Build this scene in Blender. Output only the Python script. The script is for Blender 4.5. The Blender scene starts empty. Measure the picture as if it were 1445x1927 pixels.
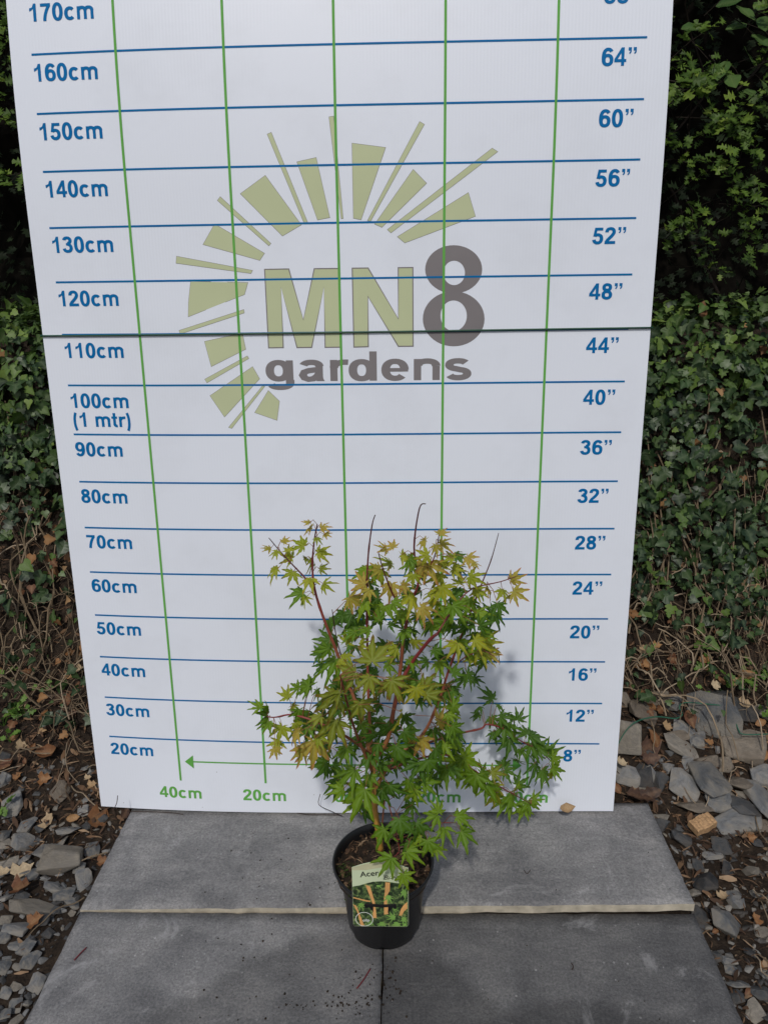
import bpy, bmesh, math, random
import numpy as np
from mathutils import Vector, Matrix, Euler, noise

scene = bpy.context.scene
COL = scene.collection
random.seed(11)
rng = np.random.default_rng(5)

# ------------------------------------------------------------------ camera
F_PX, IMG_W, IMG_H = 1343.0, 1445.0, 1927.0
CAM = Vector((0.1256, -1.3465, 1.2115))
CAM_ROT = Euler((1.2458, 0.0134, 0.0275), 'XYZ')
cam_data = bpy.data.cameras.new('camera')
cam_data.sensor_fit = 'VERTICAL'
cam_data.sensor_height = 24.0
cam_data.lens = 24.0 * F_PX / IMG_H
cam_data.clip_start, cam_data.clip_end = 0.02, 300
cam = bpy.data.objects.new('camera', cam_data)
cam.location, cam.rotation_euler = CAM, CAM_ROT
COL.objects.link(cam)
scene.camera = cam

# ------------------------------------------------------------------ sky, sun, exposure
SUN_TRAVEL = Vector((0.16, 1.0, -1.17)).normalized()
SUN_ELEV = math.asin(-SUN_TRAVEL.z)
SUN_ROT = math.atan2(-SUN_TRAVEL.x, -SUN_TRAVEL.y)
world = bpy.data.worlds.new('World')
scene.world = world
world.use_nodes = True
wn = world.node_tree
sky = wn.nodes.new('ShaderNodeTexSky')
sky.sky_type = 'NISHITA'
sky.sun_disc = False
sky.sun_elevation, sky.sun_rotation = SUN_ELEV, SUN_ROT
sky.air_density, sky.dust_density, sky.ozone_density = 1.0, 2.5, 1.0
wn.links.new(sky.outputs[0], wn.nodes['Background'].inputs[0])
wn.nodes['Background'].inputs[1].default_value = 0.12
sun_data = bpy.data.lights.new('sun', 'SUN')
sun_data.energy, sun_data.angle, sun_data.color = 2.15, math.radians(2.4), (1.0, 0.96, 0.90)
sun = bpy.data.objects.new('sun', sun_data)
sun.rotation_euler = SUN_TRAVEL.to_track_quat('-Z', 'Y').to_euler()
sun.location = (-1, -4, 6)
COL.objects.link(sun)
scene.view_settings.view_transform = 'Standard'
scene.view_settings.look = 'None'
scene.view_settings.exposure = -0.34
scene.view_settings.gamma = 1.0
scene.view_settings.use_curve_mapping = False
scene.cycles.use_denoising = True
scene.cycles.max_bounces = 8
scene.cycles.transparent_max_bounces = 8

# ------------------------------------------------------------------ pixel helpers (a pixel is only a direction)
RM = CAM_ROT.to_matrix()
RIGHT, UP, BACK = RM.col[0].copy(), RM.col[1].copy(), RM.col[2].copy()
def ray(u, v):
    return RM @ Vector(((u - IMG_W / 2) / F_PX, -(v - IMG_H / 2) / F_PX, -1))
def at_y(u, v, y):
    d = ray(u, v)
    return CAM + d * ((y - CAM.y) / d.y)
def at_z(u, v, z):
    d = ray(u, v)
    return CAM + d * ((z - CAM.z) / d.z)
PROFILE = [(-60, -0.1), (-3, -0.035), (-.05, -.028), (.15, .03), (.35, .12), (.45, .22), (.60, .55), (.72, .90), (.81, 1.03), (.88, 1.05), (1.1, .95), (1.5, .82), (4, .8), (60, .8)]
PY = [p[0] for p in PROFILE]; PZ = [p[1] for p in PROFILE]
def ground_z(x, y):
    z = float(np.interp(y, PY, PZ))
    k = min(1.0, max(0.0, (y + .02) * 3))
    z += k * .05 * noise.noise(Vector((x * 2.3, y * 2.3, 3.1)))
    z += (.012 + .02 * k) * noise.noise(Vector((x * 7, y * 7, 9.7)))
    return z
def at_ground(u, v, lift=0.0):
    d = ray(u, v)
    t = .6
    while t < 6:
        p = CAM + d * t
        if p.z < ground_z(p.x, p.y) + lift:
            return p
        t += .004
    return CAM + d * 2
def ground_normal(x, y):
    e = .02
    return Vector((ground_z(x - e, y) - ground_z(x + e, y), ground_z(x, y - e) - ground_z(x, y + e), 2 * e)).normalized()
def board_y(x, z):
    return .0781 * z + .0372 * x * x - .0492 * x ** 3 + .16 * max(0.0, z - 1.35) ** 2
def at_board(u, v):
    d = ray(u, v)
    t = 1.3
    for i in range(25):
        p = CAM + d * t
        t += (board_y(p.x, p.z) - p.y) / d.y
    return CAM + d * t

# ------------------------------------------------------------------ object helpers
def link(o, parent=None):
    COL.objects.link(o)
    if parent is not None:
        o.parent = parent
    return o
def mesh_obj(name, mesh, parent=None, loc=None, rot=None, scale=None):
    o = bpy.data.objects.new(name, mesh)
    if loc is not None: o.location = loc
    if rot is not None: o.rotation_euler = rot
    if scale is not None: o.scale = scale if hasattr(scale, '__len__') else (scale,) * 3
    return link(o, parent)
def empty(name, loc=(0, 0, 0)):
    o = bpy.data.objects.new(name, None)
    o.empty_display_size = .05
    o.location = loc
    return link(o)
def tag(o, label, cat=None, group=None, kind=None):
    o['label'] = label
    if cat: o['category'] = cat
    if group: o['group'] = group
    if kind: o['kind'] = kind
    return o
def mk_mesh(name, verts, faces, mat=None, smooth=False):
    m = bpy.data.meshes.new(name)
    m.from_pydata([tuple(v) for v in verts], [], faces)
    if mat is not None: m.materials.append(mat)
    if smooth:
        m.polygons.foreach_set('use_smooth', [True] * len(m.polygons))
    m.update()
    return m
def bm_mesh(name, bm, mat=None, smooth=False):
    m = bpy.data.meshes.new(name)
    bm.to_mesh(m); bm.free()
    if mat is not None: m.materials.append(mat)
    if smooth:
        m.polygons.foreach_set('use_smooth', [True] * len(m.polygons))
    return m
def tube(pts, radii, sides=6, cap=True):
    """verts, faces of a tube along a polyline"""
    pts = [Vector(p) for p in pts]
    if not hasattr(radii, '__len__'): radii = [radii] * len(pts)
    vs, fs = [], []
    ref = Vector((.31, .87, .38))
    for i, p in enumerate(pts):
        t = (pts[min(i + 1, len(pts) - 1)] - pts[max(i - 1, 0)])
        if t.length < 1e-9: t = Vector((0, 0, 1))
        t.normalize()
        a = t.cross(ref)
        if a.length < .05: a = t.cross(Vector((1, 0, 0)))
        a.normalize(); b = t.cross(a)
        for k in range(sides):
            w = 2 * math.pi * k / sides
            vs.append(p + (a * math.cos(w) + b * math.sin(w)) * radii[i])
    n = len(pts)
    for i in range(n - 1):
        for k in range(sides):
            k2 = (k + 1) % sides
            fs.append((i * sides + k, i * sides + k2, (i + 1) * sides + k2, (i + 1) * sides + k))
    if cap:
        fs.append(tuple(range(sides - 1, -1, -1)))
        fs.append(tuple((n - 1) * sides + k for k in range(sides)))
    return vs, fs
def smooth_path(pts, n=6):
    """Catmull-Rom through the points"""
    pts = [Vector(p) for p in pts]
    out = []
    for i in range(len(pts) - 1):
        p0, p1, p2, p3 = pts[max(i - 1, 0)], pts[i], pts[i + 1], pts[min(i + 2, len(pts) - 1)]
        for k in range(n):
            t = k / n
            out.append(.5 * ((2 * p1) + (p2 - p0) * t + (2 * p0 - 5 * p1 + 4 * p2 - p3) * t * t + (3 * p1 - p0 - 3 * p2 + p3) * t ** 3))
    out.append(pts[-1])
    return out
class Soup:
    def __init__(self): self.v, self.f, self.n = [], [], 0
    def add(self, vs, fs):
        self.v += [tuple(p) for p in vs]
        self.f += [tuple(i + self.n for i in q) for q in fs]
        self.n = len(self.v)
    def build(self, name, mat, parent=None, smooth=False):
        return mesh_obj(name, mk_mesh(name, self.v, self.f, mat, smooth), parent)
def merged(name, bases, mats4, picks, mat, parent=None):
    """one mesh from many transformed copies of small base meshes; per-copy random stored in 'rnd'"""
    V, Fl, Fs, R, E1 = [], [], [], [], []
    off = 0
    data = []
    for b in bases:
        co = np.empty(len(b.vertices) * 3); b.vertices.foreach_get('co', co)
        att = b.attributes.get('tip')
        tip = np.zeros(len(b.vertices))
        if att: att.data.foreach_get('value', tip)
        data.append((co.reshape(-1, 3), [tuple(p.vertices) for p in b.polygons], tip))
    for M, k in zip(mats4, picks):
        co, fs, tip = data[k]
        M = np.array(M)
        V.append(co @ M[:3, :3].T + M[:3, 3])
        R.append(np.full(len(co), rng.random())); E1.append(tip)
        for q in fs:
            Fl.extend(i + off for i in q); Fs.append(len(q))
        off += len(co)
    V = np.concatenate(V)
    m = bpy.data.meshes.new(name)
    m.vertices.add(len(V)); m.vertices.foreach_set('co', V.ravel())
    m.loops.add(len(Fl)); m.loops.foreach_set('vertex_index', np.array(Fl, dtype=np.int32))
    st = np.concatenate([[0], np.cumsum(Fs)[:-1]]).astype(np.int32)
    m.polygons.add(len(Fs)); m.polygons.foreach_set('loop_start', st)
    m.update(calc_edges=True)
    a = m.attributes.new('rnd', 'FLOAT', 'POINT'); a.data.foreach_set('value', np.concatenate(R))
    a = m.attributes.new('tip', 'FLOAT', 'POINT'); a.data.foreach_set('value', np.concatenate(E1))
    m.materials.append(mat)
    return mesh_obj(name, m, parent)
def frame(pos, ydir, n, s):
    n = Vector(n).normalized()
    y = Vector(ydir); y = y - n * y.dot(n)
    if y.length < 1e-4: y = n.orthogonal()
    y.normalize(); x = y.cross(n)
    M = Matrix((x, y, n)).transposed().to_4x4()
    return Matrix.Translation(pos) @ M @ Matrix.Scale(s, 4)

# ------------------------------------------------------------------ materials
def new_mat(name):
    m = bpy.data.materials.new(name); m.use_nodes = True
    return m, m.node_tree, m.node_tree.nodes['Principled BSDF']
def node(nt, kind, **kw):
    n = nt.nodes.new('ShaderNode' + kind)
    for k, v in kw.items(): setattr(n, k, v)
    return n
def ramp(nt, stops, src, interp='LINEAR'):
    r = node(nt, 'ValToRGB'); r.color_ramp.interpolation = interp
    el = r.color_ramp.elements
    while len(el) > 1: el.remove(el[-1])
    el[0].position, el[0].color = stops[0][0], (*stops[0][1], 1)
    for p, c in stops[1:]:
        e = el.new(p); e.color = (*c, 1)
    nt.links.new(src, r.inputs[0])
    return r.outputs[0]
def coords(nt, kind='Object'):
    return node(nt, 'TexCoord').outputs[kind]
def noise_tex(nt, vec, scale, detail=5, rough=.55, dist=0):
    n = node(nt, 'TexNoise')
    n.inputs['Scale'].default_value, n.inputs['Detail'].default_value = scale, detail
    n.inputs['Roughness'].default_value, n.inputs['Distortion'].default_value = rough, dist
    nt.links.new(vec, n.inputs['Vector'])
    return n.outputs['Fac']
def mixc(nt, fac, a, b, blend='MIX'):
    m = node(nt, 'Mix', data_type='RGBA', blend_type=blend)
    for s, v in ((m.inputs[0], fac), (m.inputs[6], a), (m.inputs[7], b)):
        if isinstance(v, (int, float)): s.default_value = v
        elif isinstance(v, tuple): s.default_value = (*v, 1)
        else: nt.links.new(v, s)
    return m.outputs[2]
def math_n(nt, op, a, b=None, c=None):
    m = node(nt, 'Math', operation=op)
    for s, v in zip(m.inputs, (a, b, c)):
        if v is None: continue
        if isinstance(v, (int, float)): s.default_value = v
        else: nt.links.new(v, s)
    return m.outputs[0]
def bump(nt, bs, h, strength=.3, dist=.01):
    b = node(nt, 'Bump'); b.inputs['Strength'].default_value = strength; b.inputs['Distance'].default_value = dist
    nt.links.new(h, b.inputs['Height']); nt.links.new(b.outputs[0], bs.inputs['Normal'])
def rnd_socket(nt):
    a = node(nt, 'Attribute', attribute_name='rnd')
    o = node(nt, 'ObjectInfo')
    return math_n(nt, 'FRACT', math_n(nt, 'ADD', a.outputs['Fac'], o.outputs['Random']))
def plain(name, c, rough=.6, spec=.4, var=.12, scale=30, bmp=0, bscale=200):
    m, nt, bs = new_mat(name)
    tc = coords(nt)
    f = noise_tex(nt, tc, scale)
    d = tuple(x * (1 - var) for x in c); l = tuple(min(1, x * (1 + var)) for x in c)
    nt.links.new(ramp(nt, [(.3, d), (.7, l)], f), bs.inputs['Base Color'])
    bs.inputs['Roughness'].default_value = rough
    bs.inputs['Specular IOR Level'].default_value = spec
    if bmp: bump(nt, bs, noise_tex(nt, tc, bscale, 6), bmp, .004)
    return m
def leaf_mat(name, stops, tipc=None, tipw=.0, rough=.45, spec=.35, transl=.35, veinc=None, vein=.35, sat_noise=.2):
    """stops: colours picked per leaf; tip attribute: 0 centre .. 1 tip/margin, negative = vein"""
    m, nt, bs = new_mat(name)
    r = rnd_socket(nt)
    c = ramp(nt, stops, r)
    at = node(nt, 'Attribute', attribute_name='tip').outputs['Fac']
    if tipc:
        f = math_n(nt, 'MULTIPLY', math_n(nt, 'POWER', math_n(nt, 'MAXIMUM', at, 0.0), 1.6), tipw)
        nz = noise_tex(nt, coords(nt), 3.0, 2)
        f = math_n(nt, 'MULTIPLY', f, math_n(nt, 'MULTIPLY_ADD', nz, 1.4, .35))
        c = mixc(nt, math_n(nt, 'MINIMUM', f, 1.0), c, tipc)
    if veinc:
        f = math_n(nt, 'MULTIPLY', math_n(nt, 'MAXIMUM', math_n(nt, 'MULTIPLY', at, -1.0), 0.0), vein)
        c = mixc(nt, f, c, veinc)
    nz = noise_tex(nt, coords(nt), 9.0, 3)
    c = mixc(nt, sat_noise, c, ramp(nt, [(.3, (.25, .25, .25)), (.7, (1, 1, 1))], nz), 'MULTIPLY')
    nt.links.new(c, bs.inputs['Base Color'])
    bs.inputs['Roughness'].default_value = rough
    bs.inputs['Specular IOR Level'].default_value = spec
    if transl:
        tr = node(nt, 'BsdfTranslucent'); nt.links.new(c, tr.inputs[0])
        mx = node(nt, 'MixShader'); mx.inputs[0].default_value = transl
        nt.links.new(bs.outputs[0], mx.inputs[1]); nt.links.new(tr.outputs[0], mx.inputs[2])
        nt.links.new(mx.outputs[0], nt.nodes['Material Output'].inputs['Surface'])
    return m

# board plastic: white fluted polypropylene with faint grime
def board_material():
    m, nt, bs = new_mat('fluted_white_plastic')
    tc = coords(nt)
    sep = node(nt, 'SeparateXYZ'); nt.links.new(tc, sep.inputs[0])
    fl = math_n(nt, 'SINE', math_n(nt, 'MULTIPLY', sep.outputs[0], 2 * math.pi / .0062))
    # flutes show only in patches
    patch = noise_tex(nt, tc, 1.7, 2)
    g = noise_tex(nt, tc, 5, 6, .65)
    base = ramp(nt, [(.28, (.69, .73, .80)), (.5, (.73, .773, .85))], g)
    fc = math_n(nt, 'MULTIPLY', math_n(nt, 'MULTIPLY_ADD', fl, .5, .5), math_n(nt, 'MAXIMUM', math_n(nt, 'MULTIPLY_ADD', patch, 1.6, -.62), 0.0))
    base = mixc(nt, math_n(nt, 'MULTIPLY', fc, .32), base, (.60, .63, .68))
    sp = node(nt, 'TexVoronoi'); sp.inputs['Scale'].default_value = 26; nt.links.new(tc, sp.inputs['Vector'])
    sf = math_n(nt, 'LESS_THAN', sp.outputs['Distance'], .035)
    low = math_n(nt, 'LESS_THAN', sep.outputs[2], math_n(nt, 'MULTIPLY_ADD', noise_tex(nt, tc, 3, 3), 1.2, -.35))
    base = mixc(nt, math_n(nt, 'MULTIPLY', math_n(nt, 'MULTIPLY', sf, low), .55), base, (.22, .2, .17))
    nt.links.new(base, bs.inputs['Base Color'])
    bs.inputs['Roughness'].default_value = .42
    bs.inputs['Specular IOR Level'].default_value = .35
    bump(nt, bs, fl, .06, .0006)
    return m
M_BOARD = board_material()
M_BLUE = plain('blue_print', (.0015, .135, .36), .5, .08, .05, 12)
M_GREEN = plain('green_print', (.12, .37, .075), .5, .08, .05, 12)
M_LEAFPRINT = plain('sage_print', (.49, .535, .33), .5, .1, .03, 8)
M_GREY = plain('grey_print', (.20, .186, .19), .5, .1, .05, 12)
M_EDGE = plain('board_core', (.62, .63, .64), .6)
M_WIRE = plain('green_coated_wire', (.02, .075, .045), .4, .4)

def slab_material(name, seed, wet, tone=1.0):
    m, nt, bs = new_mat(name)
    mp = node(nt, 'Mapping'); mp.inputs['Location'].default_value = (seed * 3.7, seed * 1.9, 0)
    nt.links.new(coords(nt), mp.inputs['Vector']); tc = mp.outputs[0]
    fine = noise_tex(nt, tc, 210, 6, .75)
    mid = noise_tex(nt, tc, 9, 6, .6, .4)
    big = noise_tex(nt, tc, 2.6, 3)
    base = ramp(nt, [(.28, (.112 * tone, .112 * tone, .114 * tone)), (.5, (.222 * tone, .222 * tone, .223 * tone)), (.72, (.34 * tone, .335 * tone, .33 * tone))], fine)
    base = mixc(nt, .8, base, ramp(nt, [(.3, (.58, .585, .6)), (.5, (.95, .95, .95)), (.72, (1.38, 1.36, 1.32))], mid), 'MULTIPLY')
    streak = node(nt, 'Mapping'); streak.inputs['Scale'].default_value = (1.0, 3.2, 1.0); streak.inputs['Rotation'].default_value = (0, 0, .7); nt.links.new(tc, streak.inputs['Vector'])
    base = mixc(nt, .55, base, ramp(nt, [(.32, (.72, .72, .73)), (.55, (1, 1, 1)), (.75, (1.35, 1.34, 1.31))], noise_tex(nt, streak.outputs[0], 16, 8, .7, .6)), 'MULTIPLY')
    base = mixc(nt, .6, base, ramp(nt, [(.35, (.72, .72, .73)), (.65, (1.18, 1.17, 1.15))], big), 'MULTIPLY')
    # pale scuffs
    mus = noise_tex(nt, tc, 6.5, 9, .72, 1.6)
    scf = ramp(nt, [(.575, (0, 0, 0)), (.70, (1, 1, 1))], mus)
    spk = node(nt, 'TexVoronoi'); spk.inputs['Scale'].default_value = 34; nt.links.new(tc, spk.inputs['Vector'])
    sf = math_n(nt, 'LESS_THAN', spk.outputs['Distance'], .07)
    base = mixc(nt, math_n(nt, 'MULTIPLY', scf, .42), base, (.50, .50, .50))
    base = mixc(nt, math_n(nt, 'MULTIPLY', sf, .35), base, (.5, .5, .49))
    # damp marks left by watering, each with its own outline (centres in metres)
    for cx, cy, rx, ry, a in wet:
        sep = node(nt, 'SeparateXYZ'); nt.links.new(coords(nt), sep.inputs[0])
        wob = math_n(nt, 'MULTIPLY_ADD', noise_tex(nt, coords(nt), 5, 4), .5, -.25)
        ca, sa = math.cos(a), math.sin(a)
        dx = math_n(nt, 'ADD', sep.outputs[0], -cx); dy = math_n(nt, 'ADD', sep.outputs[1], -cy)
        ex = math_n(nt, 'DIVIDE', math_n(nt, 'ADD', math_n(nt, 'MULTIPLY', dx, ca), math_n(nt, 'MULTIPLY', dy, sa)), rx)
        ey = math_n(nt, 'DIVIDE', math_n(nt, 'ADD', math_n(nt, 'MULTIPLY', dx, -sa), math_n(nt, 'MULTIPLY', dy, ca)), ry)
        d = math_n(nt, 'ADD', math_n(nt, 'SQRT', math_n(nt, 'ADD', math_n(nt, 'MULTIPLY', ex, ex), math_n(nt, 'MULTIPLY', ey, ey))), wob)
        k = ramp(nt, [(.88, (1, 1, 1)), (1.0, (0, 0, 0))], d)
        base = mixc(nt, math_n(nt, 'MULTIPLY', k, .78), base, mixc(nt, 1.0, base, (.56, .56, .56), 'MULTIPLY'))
    nt.links.new(base, bs.inputs['Base Color'])
    bs.inputs['Roughness'].default_value = .72
    bs.inputs['Specular IOR Level'].default_value = .3
    bump(nt, bs, math_n(nt, 'ADD', fine, math_n(nt, 'MULTIPLY', mid, 1.6)), .55, .005)
    return m
M_SLAB_EDGE = plain('raw_buff_stone_edge', (.42, .38, .30), .85, .2, .25, 40, .4, 180)
def soil_material():
    m, nt, bs = new_mat('dark_soil')
    tc = coords(nt)
    f = noise_tex(nt, tc, 60, 8, .7); g = noise_tex(nt, tc, 7, 4)
    c = ramp(nt, [(.3, (.012, .009, .007)), (.52, (.035, .025, .018)), (.7, (.075, .055, .038))], f)
    c = mixc(nt, .5, c, ramp(nt, [(.35, (.5, .5, .5)), (.65, (1.2, 1.15, 1.05))], g), 'MULTIPLY')
    nt.links.new(c, bs.inputs['Base Color'])
    bs.inputs['Roughness'].default_value = .9; bs.inputs['Specular IOR Level'].default_value = .2
    bump(nt, bs, f, .9, .015)
    return m
M_SOIL = soil_material()
def stone_material(name, stops, dust=None, dustw=.5):
    m, nt, bs = new_mat(name)
    tc = coords(nt)
    c = ramp(nt, stops, rnd_socket(nt))
    f = noise_tex(nt, tc, 2.2, 7, .65, .5)
    lay = node(nt, 'Mapping'); lay.inputs['Scale'].default_value = (1, 1.4, 7); nt.links.new(tc, lay.inputs['Vector'])
    g = noise_tex(nt, lay.outputs[0], 5, 9, .75)
    c = mixc(nt, .8, c, ramp(nt, [(.3, (.55, .56, .58)), (.55, (1, 1, 1)), (.75, (1.45, 1.42, 1.36))], f), 'MULTIPLY')
    c = mixc(nt, .6, c, ramp(nt, [(.3, (.5, .5, .5)), (.7, (1.35, 1.35, 1.35))], g), 'MULTIPLY')
    if dust:
        nd = noise_tex(nt, tc, 1.6, 5, .6, .3)
        c = mixc(nt, math_n(nt, 'MULTIPLY', ramp(nt, [(.42, (0, 0, 0)), (.58, (1, 1, 1))], nd), dustw), c, dust)
    nt.links.new(c, bs.inputs['Base Color'])
    bs.inputs['Roughness'].default_value = .62; bs.inputs['Specular IOR Level'].default_value = .4
    bump(nt, bs, math_n(nt, 'ADD', f, g), .40, .07)
    return m
M_STONE = {
    'slate': stone_material('blue_grey_slate', [(0, (.095, .102, .108)), (.5, (.155, .162, .166)), (1, (.245, .248, .246))], (.27, .235, .18), .5),
    'dark': stone_material('dark_wet_slate', [(0, (.032, .035, .038)), (1, (.085, .09, .093))], (.085, .07, .056), .5),
    'brown': stone_material('earthy_brown_stone', [(0, (.15, .125, .096)), (1, (.25, .215, .17))], (.11, .088, .067), .5),
    'tan': stone_material('buff_stone', [(0, (.22, .195, .155)), (1, (.33, .30, .25))], (.145, .135, .12), .6),
}
def shred_material(name, stops, rough=.8):
    m, nt, bs = new_mat(name)
    c = ramp(nt, stops, rnd_socket(nt))
    c = mixc(nt, .5, c, ramp(nt, [(.3, (.5, .5, .5)), (.7, (1.2, 1.2, 1.2))], noise_tex(nt, coords(nt), 40, 4)), 'MULTIPLY')
    nt.links.new(c, bs.inputs['Base Color'])
    bs.inputs['Roughness'].default_value = rough; bs.inputs['Specular IOR Level'].default_value = .25
    return m
M_LITTER = shred_material('leaf_litter_brown', [(0, (.03, .018, .012)), (.45, (.085, .048, .028)), (.8, (.17, .10, .055)), (1, (.30, .21, .13))])
M_STEM = shred_material('dry_tan_stem', [(0, (.09, .065, .042)), (.5, (.20, .15, .095)), (1, (.34, .27, .19))])
M_DRY = leaf_mat('dry_fallen_leaf', [(0, (.13, .055, .028)), (.4, (.26, .12, .045)), (.75, (.36, .20, .085)), (1, (.45, .32, .18))], (.16, .08, .04), .5, .6, .25, .12, (.45, .3, .16), .4, .45)
M_DRYDARK = leaf_mat('wet_red_brown_leaf', [(0, (.05, .03, .022)), (1, (.105, .06, .042))], (.16, .085, .05), .6, .6, .25, .05, (.19, .11, .065), .7, .6)
M_PALEDRY = leaf_mat('pale_dry_leaf', [(0, (.45, .33, .20)), (1, (.58, .47, .31))], (.36, .24, .13), .6, .6, .2, .1, None, 0, .4)
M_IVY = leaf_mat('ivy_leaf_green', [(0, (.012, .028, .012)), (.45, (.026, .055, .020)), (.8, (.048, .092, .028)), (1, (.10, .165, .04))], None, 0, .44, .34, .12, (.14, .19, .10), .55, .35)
M_IVYSUN = leaf_mat('ivy_leaf_sunlit_tone', [(0, (.022, .048, .012)), (.5, (.06, .12, .022)), (.85, (.12, .20, .04)), (1, (.20, .29, .065))], None, 0, .5, .28, .22, (.2, .27, .12), .5, .25)  # lighter ivy copy with sunlight put into the leaf colour
M_HAW = leaf_mat('hawthorn_leaf', [(0, (.04, .085, .014)), (.5, (.085, .16, .022)), (.85, (.14, .24, .032)), (1, (.22, .31, .045))], None, 0, .5, .25, .34, (.14, .2, .07), .4, .25)
M_HAWDARK = leaf_mat('inner_leaf_shade_tone', [(0, (.008, .016, .006)), (1, (.02, .035, .012))], None, 0, .5, .3, .1)  # darker copy of the hawthorn leaf, interior shade put into its green
M_OVATE = leaf_mat('glossy_ovate_leaf', [(0, (.04, .09, .022)), (1, (.10, .18, .05))], None, 0, .28, .55, .2, (.16, .22, .08), .4, .2)
M_WEED = leaf_mat('weed_leaf', [(0, (.07, .16, .025)), (1, (.16, .28, .05))], None, 0, .5, .3, .3)
M_BARK = plain('dark_branch_bark', (.022, .017, .013), .85, .2, .35, 30, .5, 120)
M_CORE = plain('hedge_shade_tone', (.0085, .0075, .006), .95, .05, .5, 14)  # near-black colour stands in for deep shade within the hedge
M_POT = plain('black_pot_plastic', (.0085, .0085, .009), .38, .45, .15, 25, .08, 300)
MAPLE = {
    'G': leaf_mat('maple_leaf_deep_green', [(0, (.045, .115, .008)), (1, (.085, .18, .012))], (.06, .12, .012), .3, .5, .16, .30, (.13, .23, .06), .7),
    'M': leaf_mat('maple_leaf_green', [(0, (.10, .21, .010)), (.6, (.155, .27, .012)), (1, (.225, .34, .016))], (.17, .19, .02), .4, .5, .16, .34, (.22, .34, .07), .7),
    'Y': leaf_mat('maple_leaf_yellow_green', [(0, (.24, .31, .014)), (1, (.38, .40, .022))], (.40, .24, .05), .55, .5, .16, .34, (.38, .42, .10), .6),
    'O': leaf_mat('maple_leaf_orange_tinged', [(0, (.34, .33, .03)), (1, (.44, .34, .05))], (.48, .22, .09), .95, .5, .16, .32, (.42, .38, .12), .6),
    'B': leaf_mat('maple_leaf_bronze_green', [(0, (.16, .205, .014)), (1, (.24, .28, .022))], (.20, .105, .03), .85, .5, .16, .32, (.30, .34, .08), .85),
}
def gradient_bark():
    m, nt, bs = new_mat('coral_maple_bark')
    a = node(nt, 'Attribute', attribute_name='tip').outputs['Fac']
    c = ramp(nt, [(0, (.50, .27, .05)), (.25, (.40, .20, .055)), (.5, (.24, .075, .035)), (.7, (.22, .028, .028)), (.86, (.10, .016, .018)), (1, (.035, .015, .014))], a)
    c = mixc(nt, .5, c, ramp(nt, [(.3, (.55, .55, .55)), (.7, (1.15, 1.15, 1.15))], noise_tex(nt, coords(nt), 90, 4)), 'MULTIPLY')
    nt.links.new(c, bs.inputs['Base Color']); bs.inputs['Roughness'].default_value = .5
    return m
M_MBARK = gradient_bark()

# ------------------------------------------------------------------ ground sheet and bank
def axis(lo, hi, fine_lo, fine_hi, step):
    a = list(np.arange(fine_lo, fine_hi + 1e-6, step))
    out, s, v = [], step, fine_hi
    while v < hi: s *= 1.5; v = min(hi, v + s); out.append(v)
    pre, s, v = [], step, fine_lo
    while v > lo: s *= 1.5; v = max(lo, v - s); pre.append(v)
    return pre[::-1] + a + out
gx = axis(-40, 40, -1.9, 1.9, .03); gy = axis(-40, 40, -.7, 1.4, .03)
gv = [(x, y, ground_z(x, y)) for y in gy for x in gx]
nx = len(gx)
gf = [(j * nx + i, j * nx + i + 1, (j + 1) * nx + i + 1, (j + 1) * nx + i) for j in range(len(gy) - 1) for i in range(nx - 1)]
ground = mesh_obj('ground', mk_mesh('ground', gv, gf, M_SOIL, True))
tag(ground, 'dark soil ground rising into a steep bank behind the chart', kind='structure')

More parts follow.
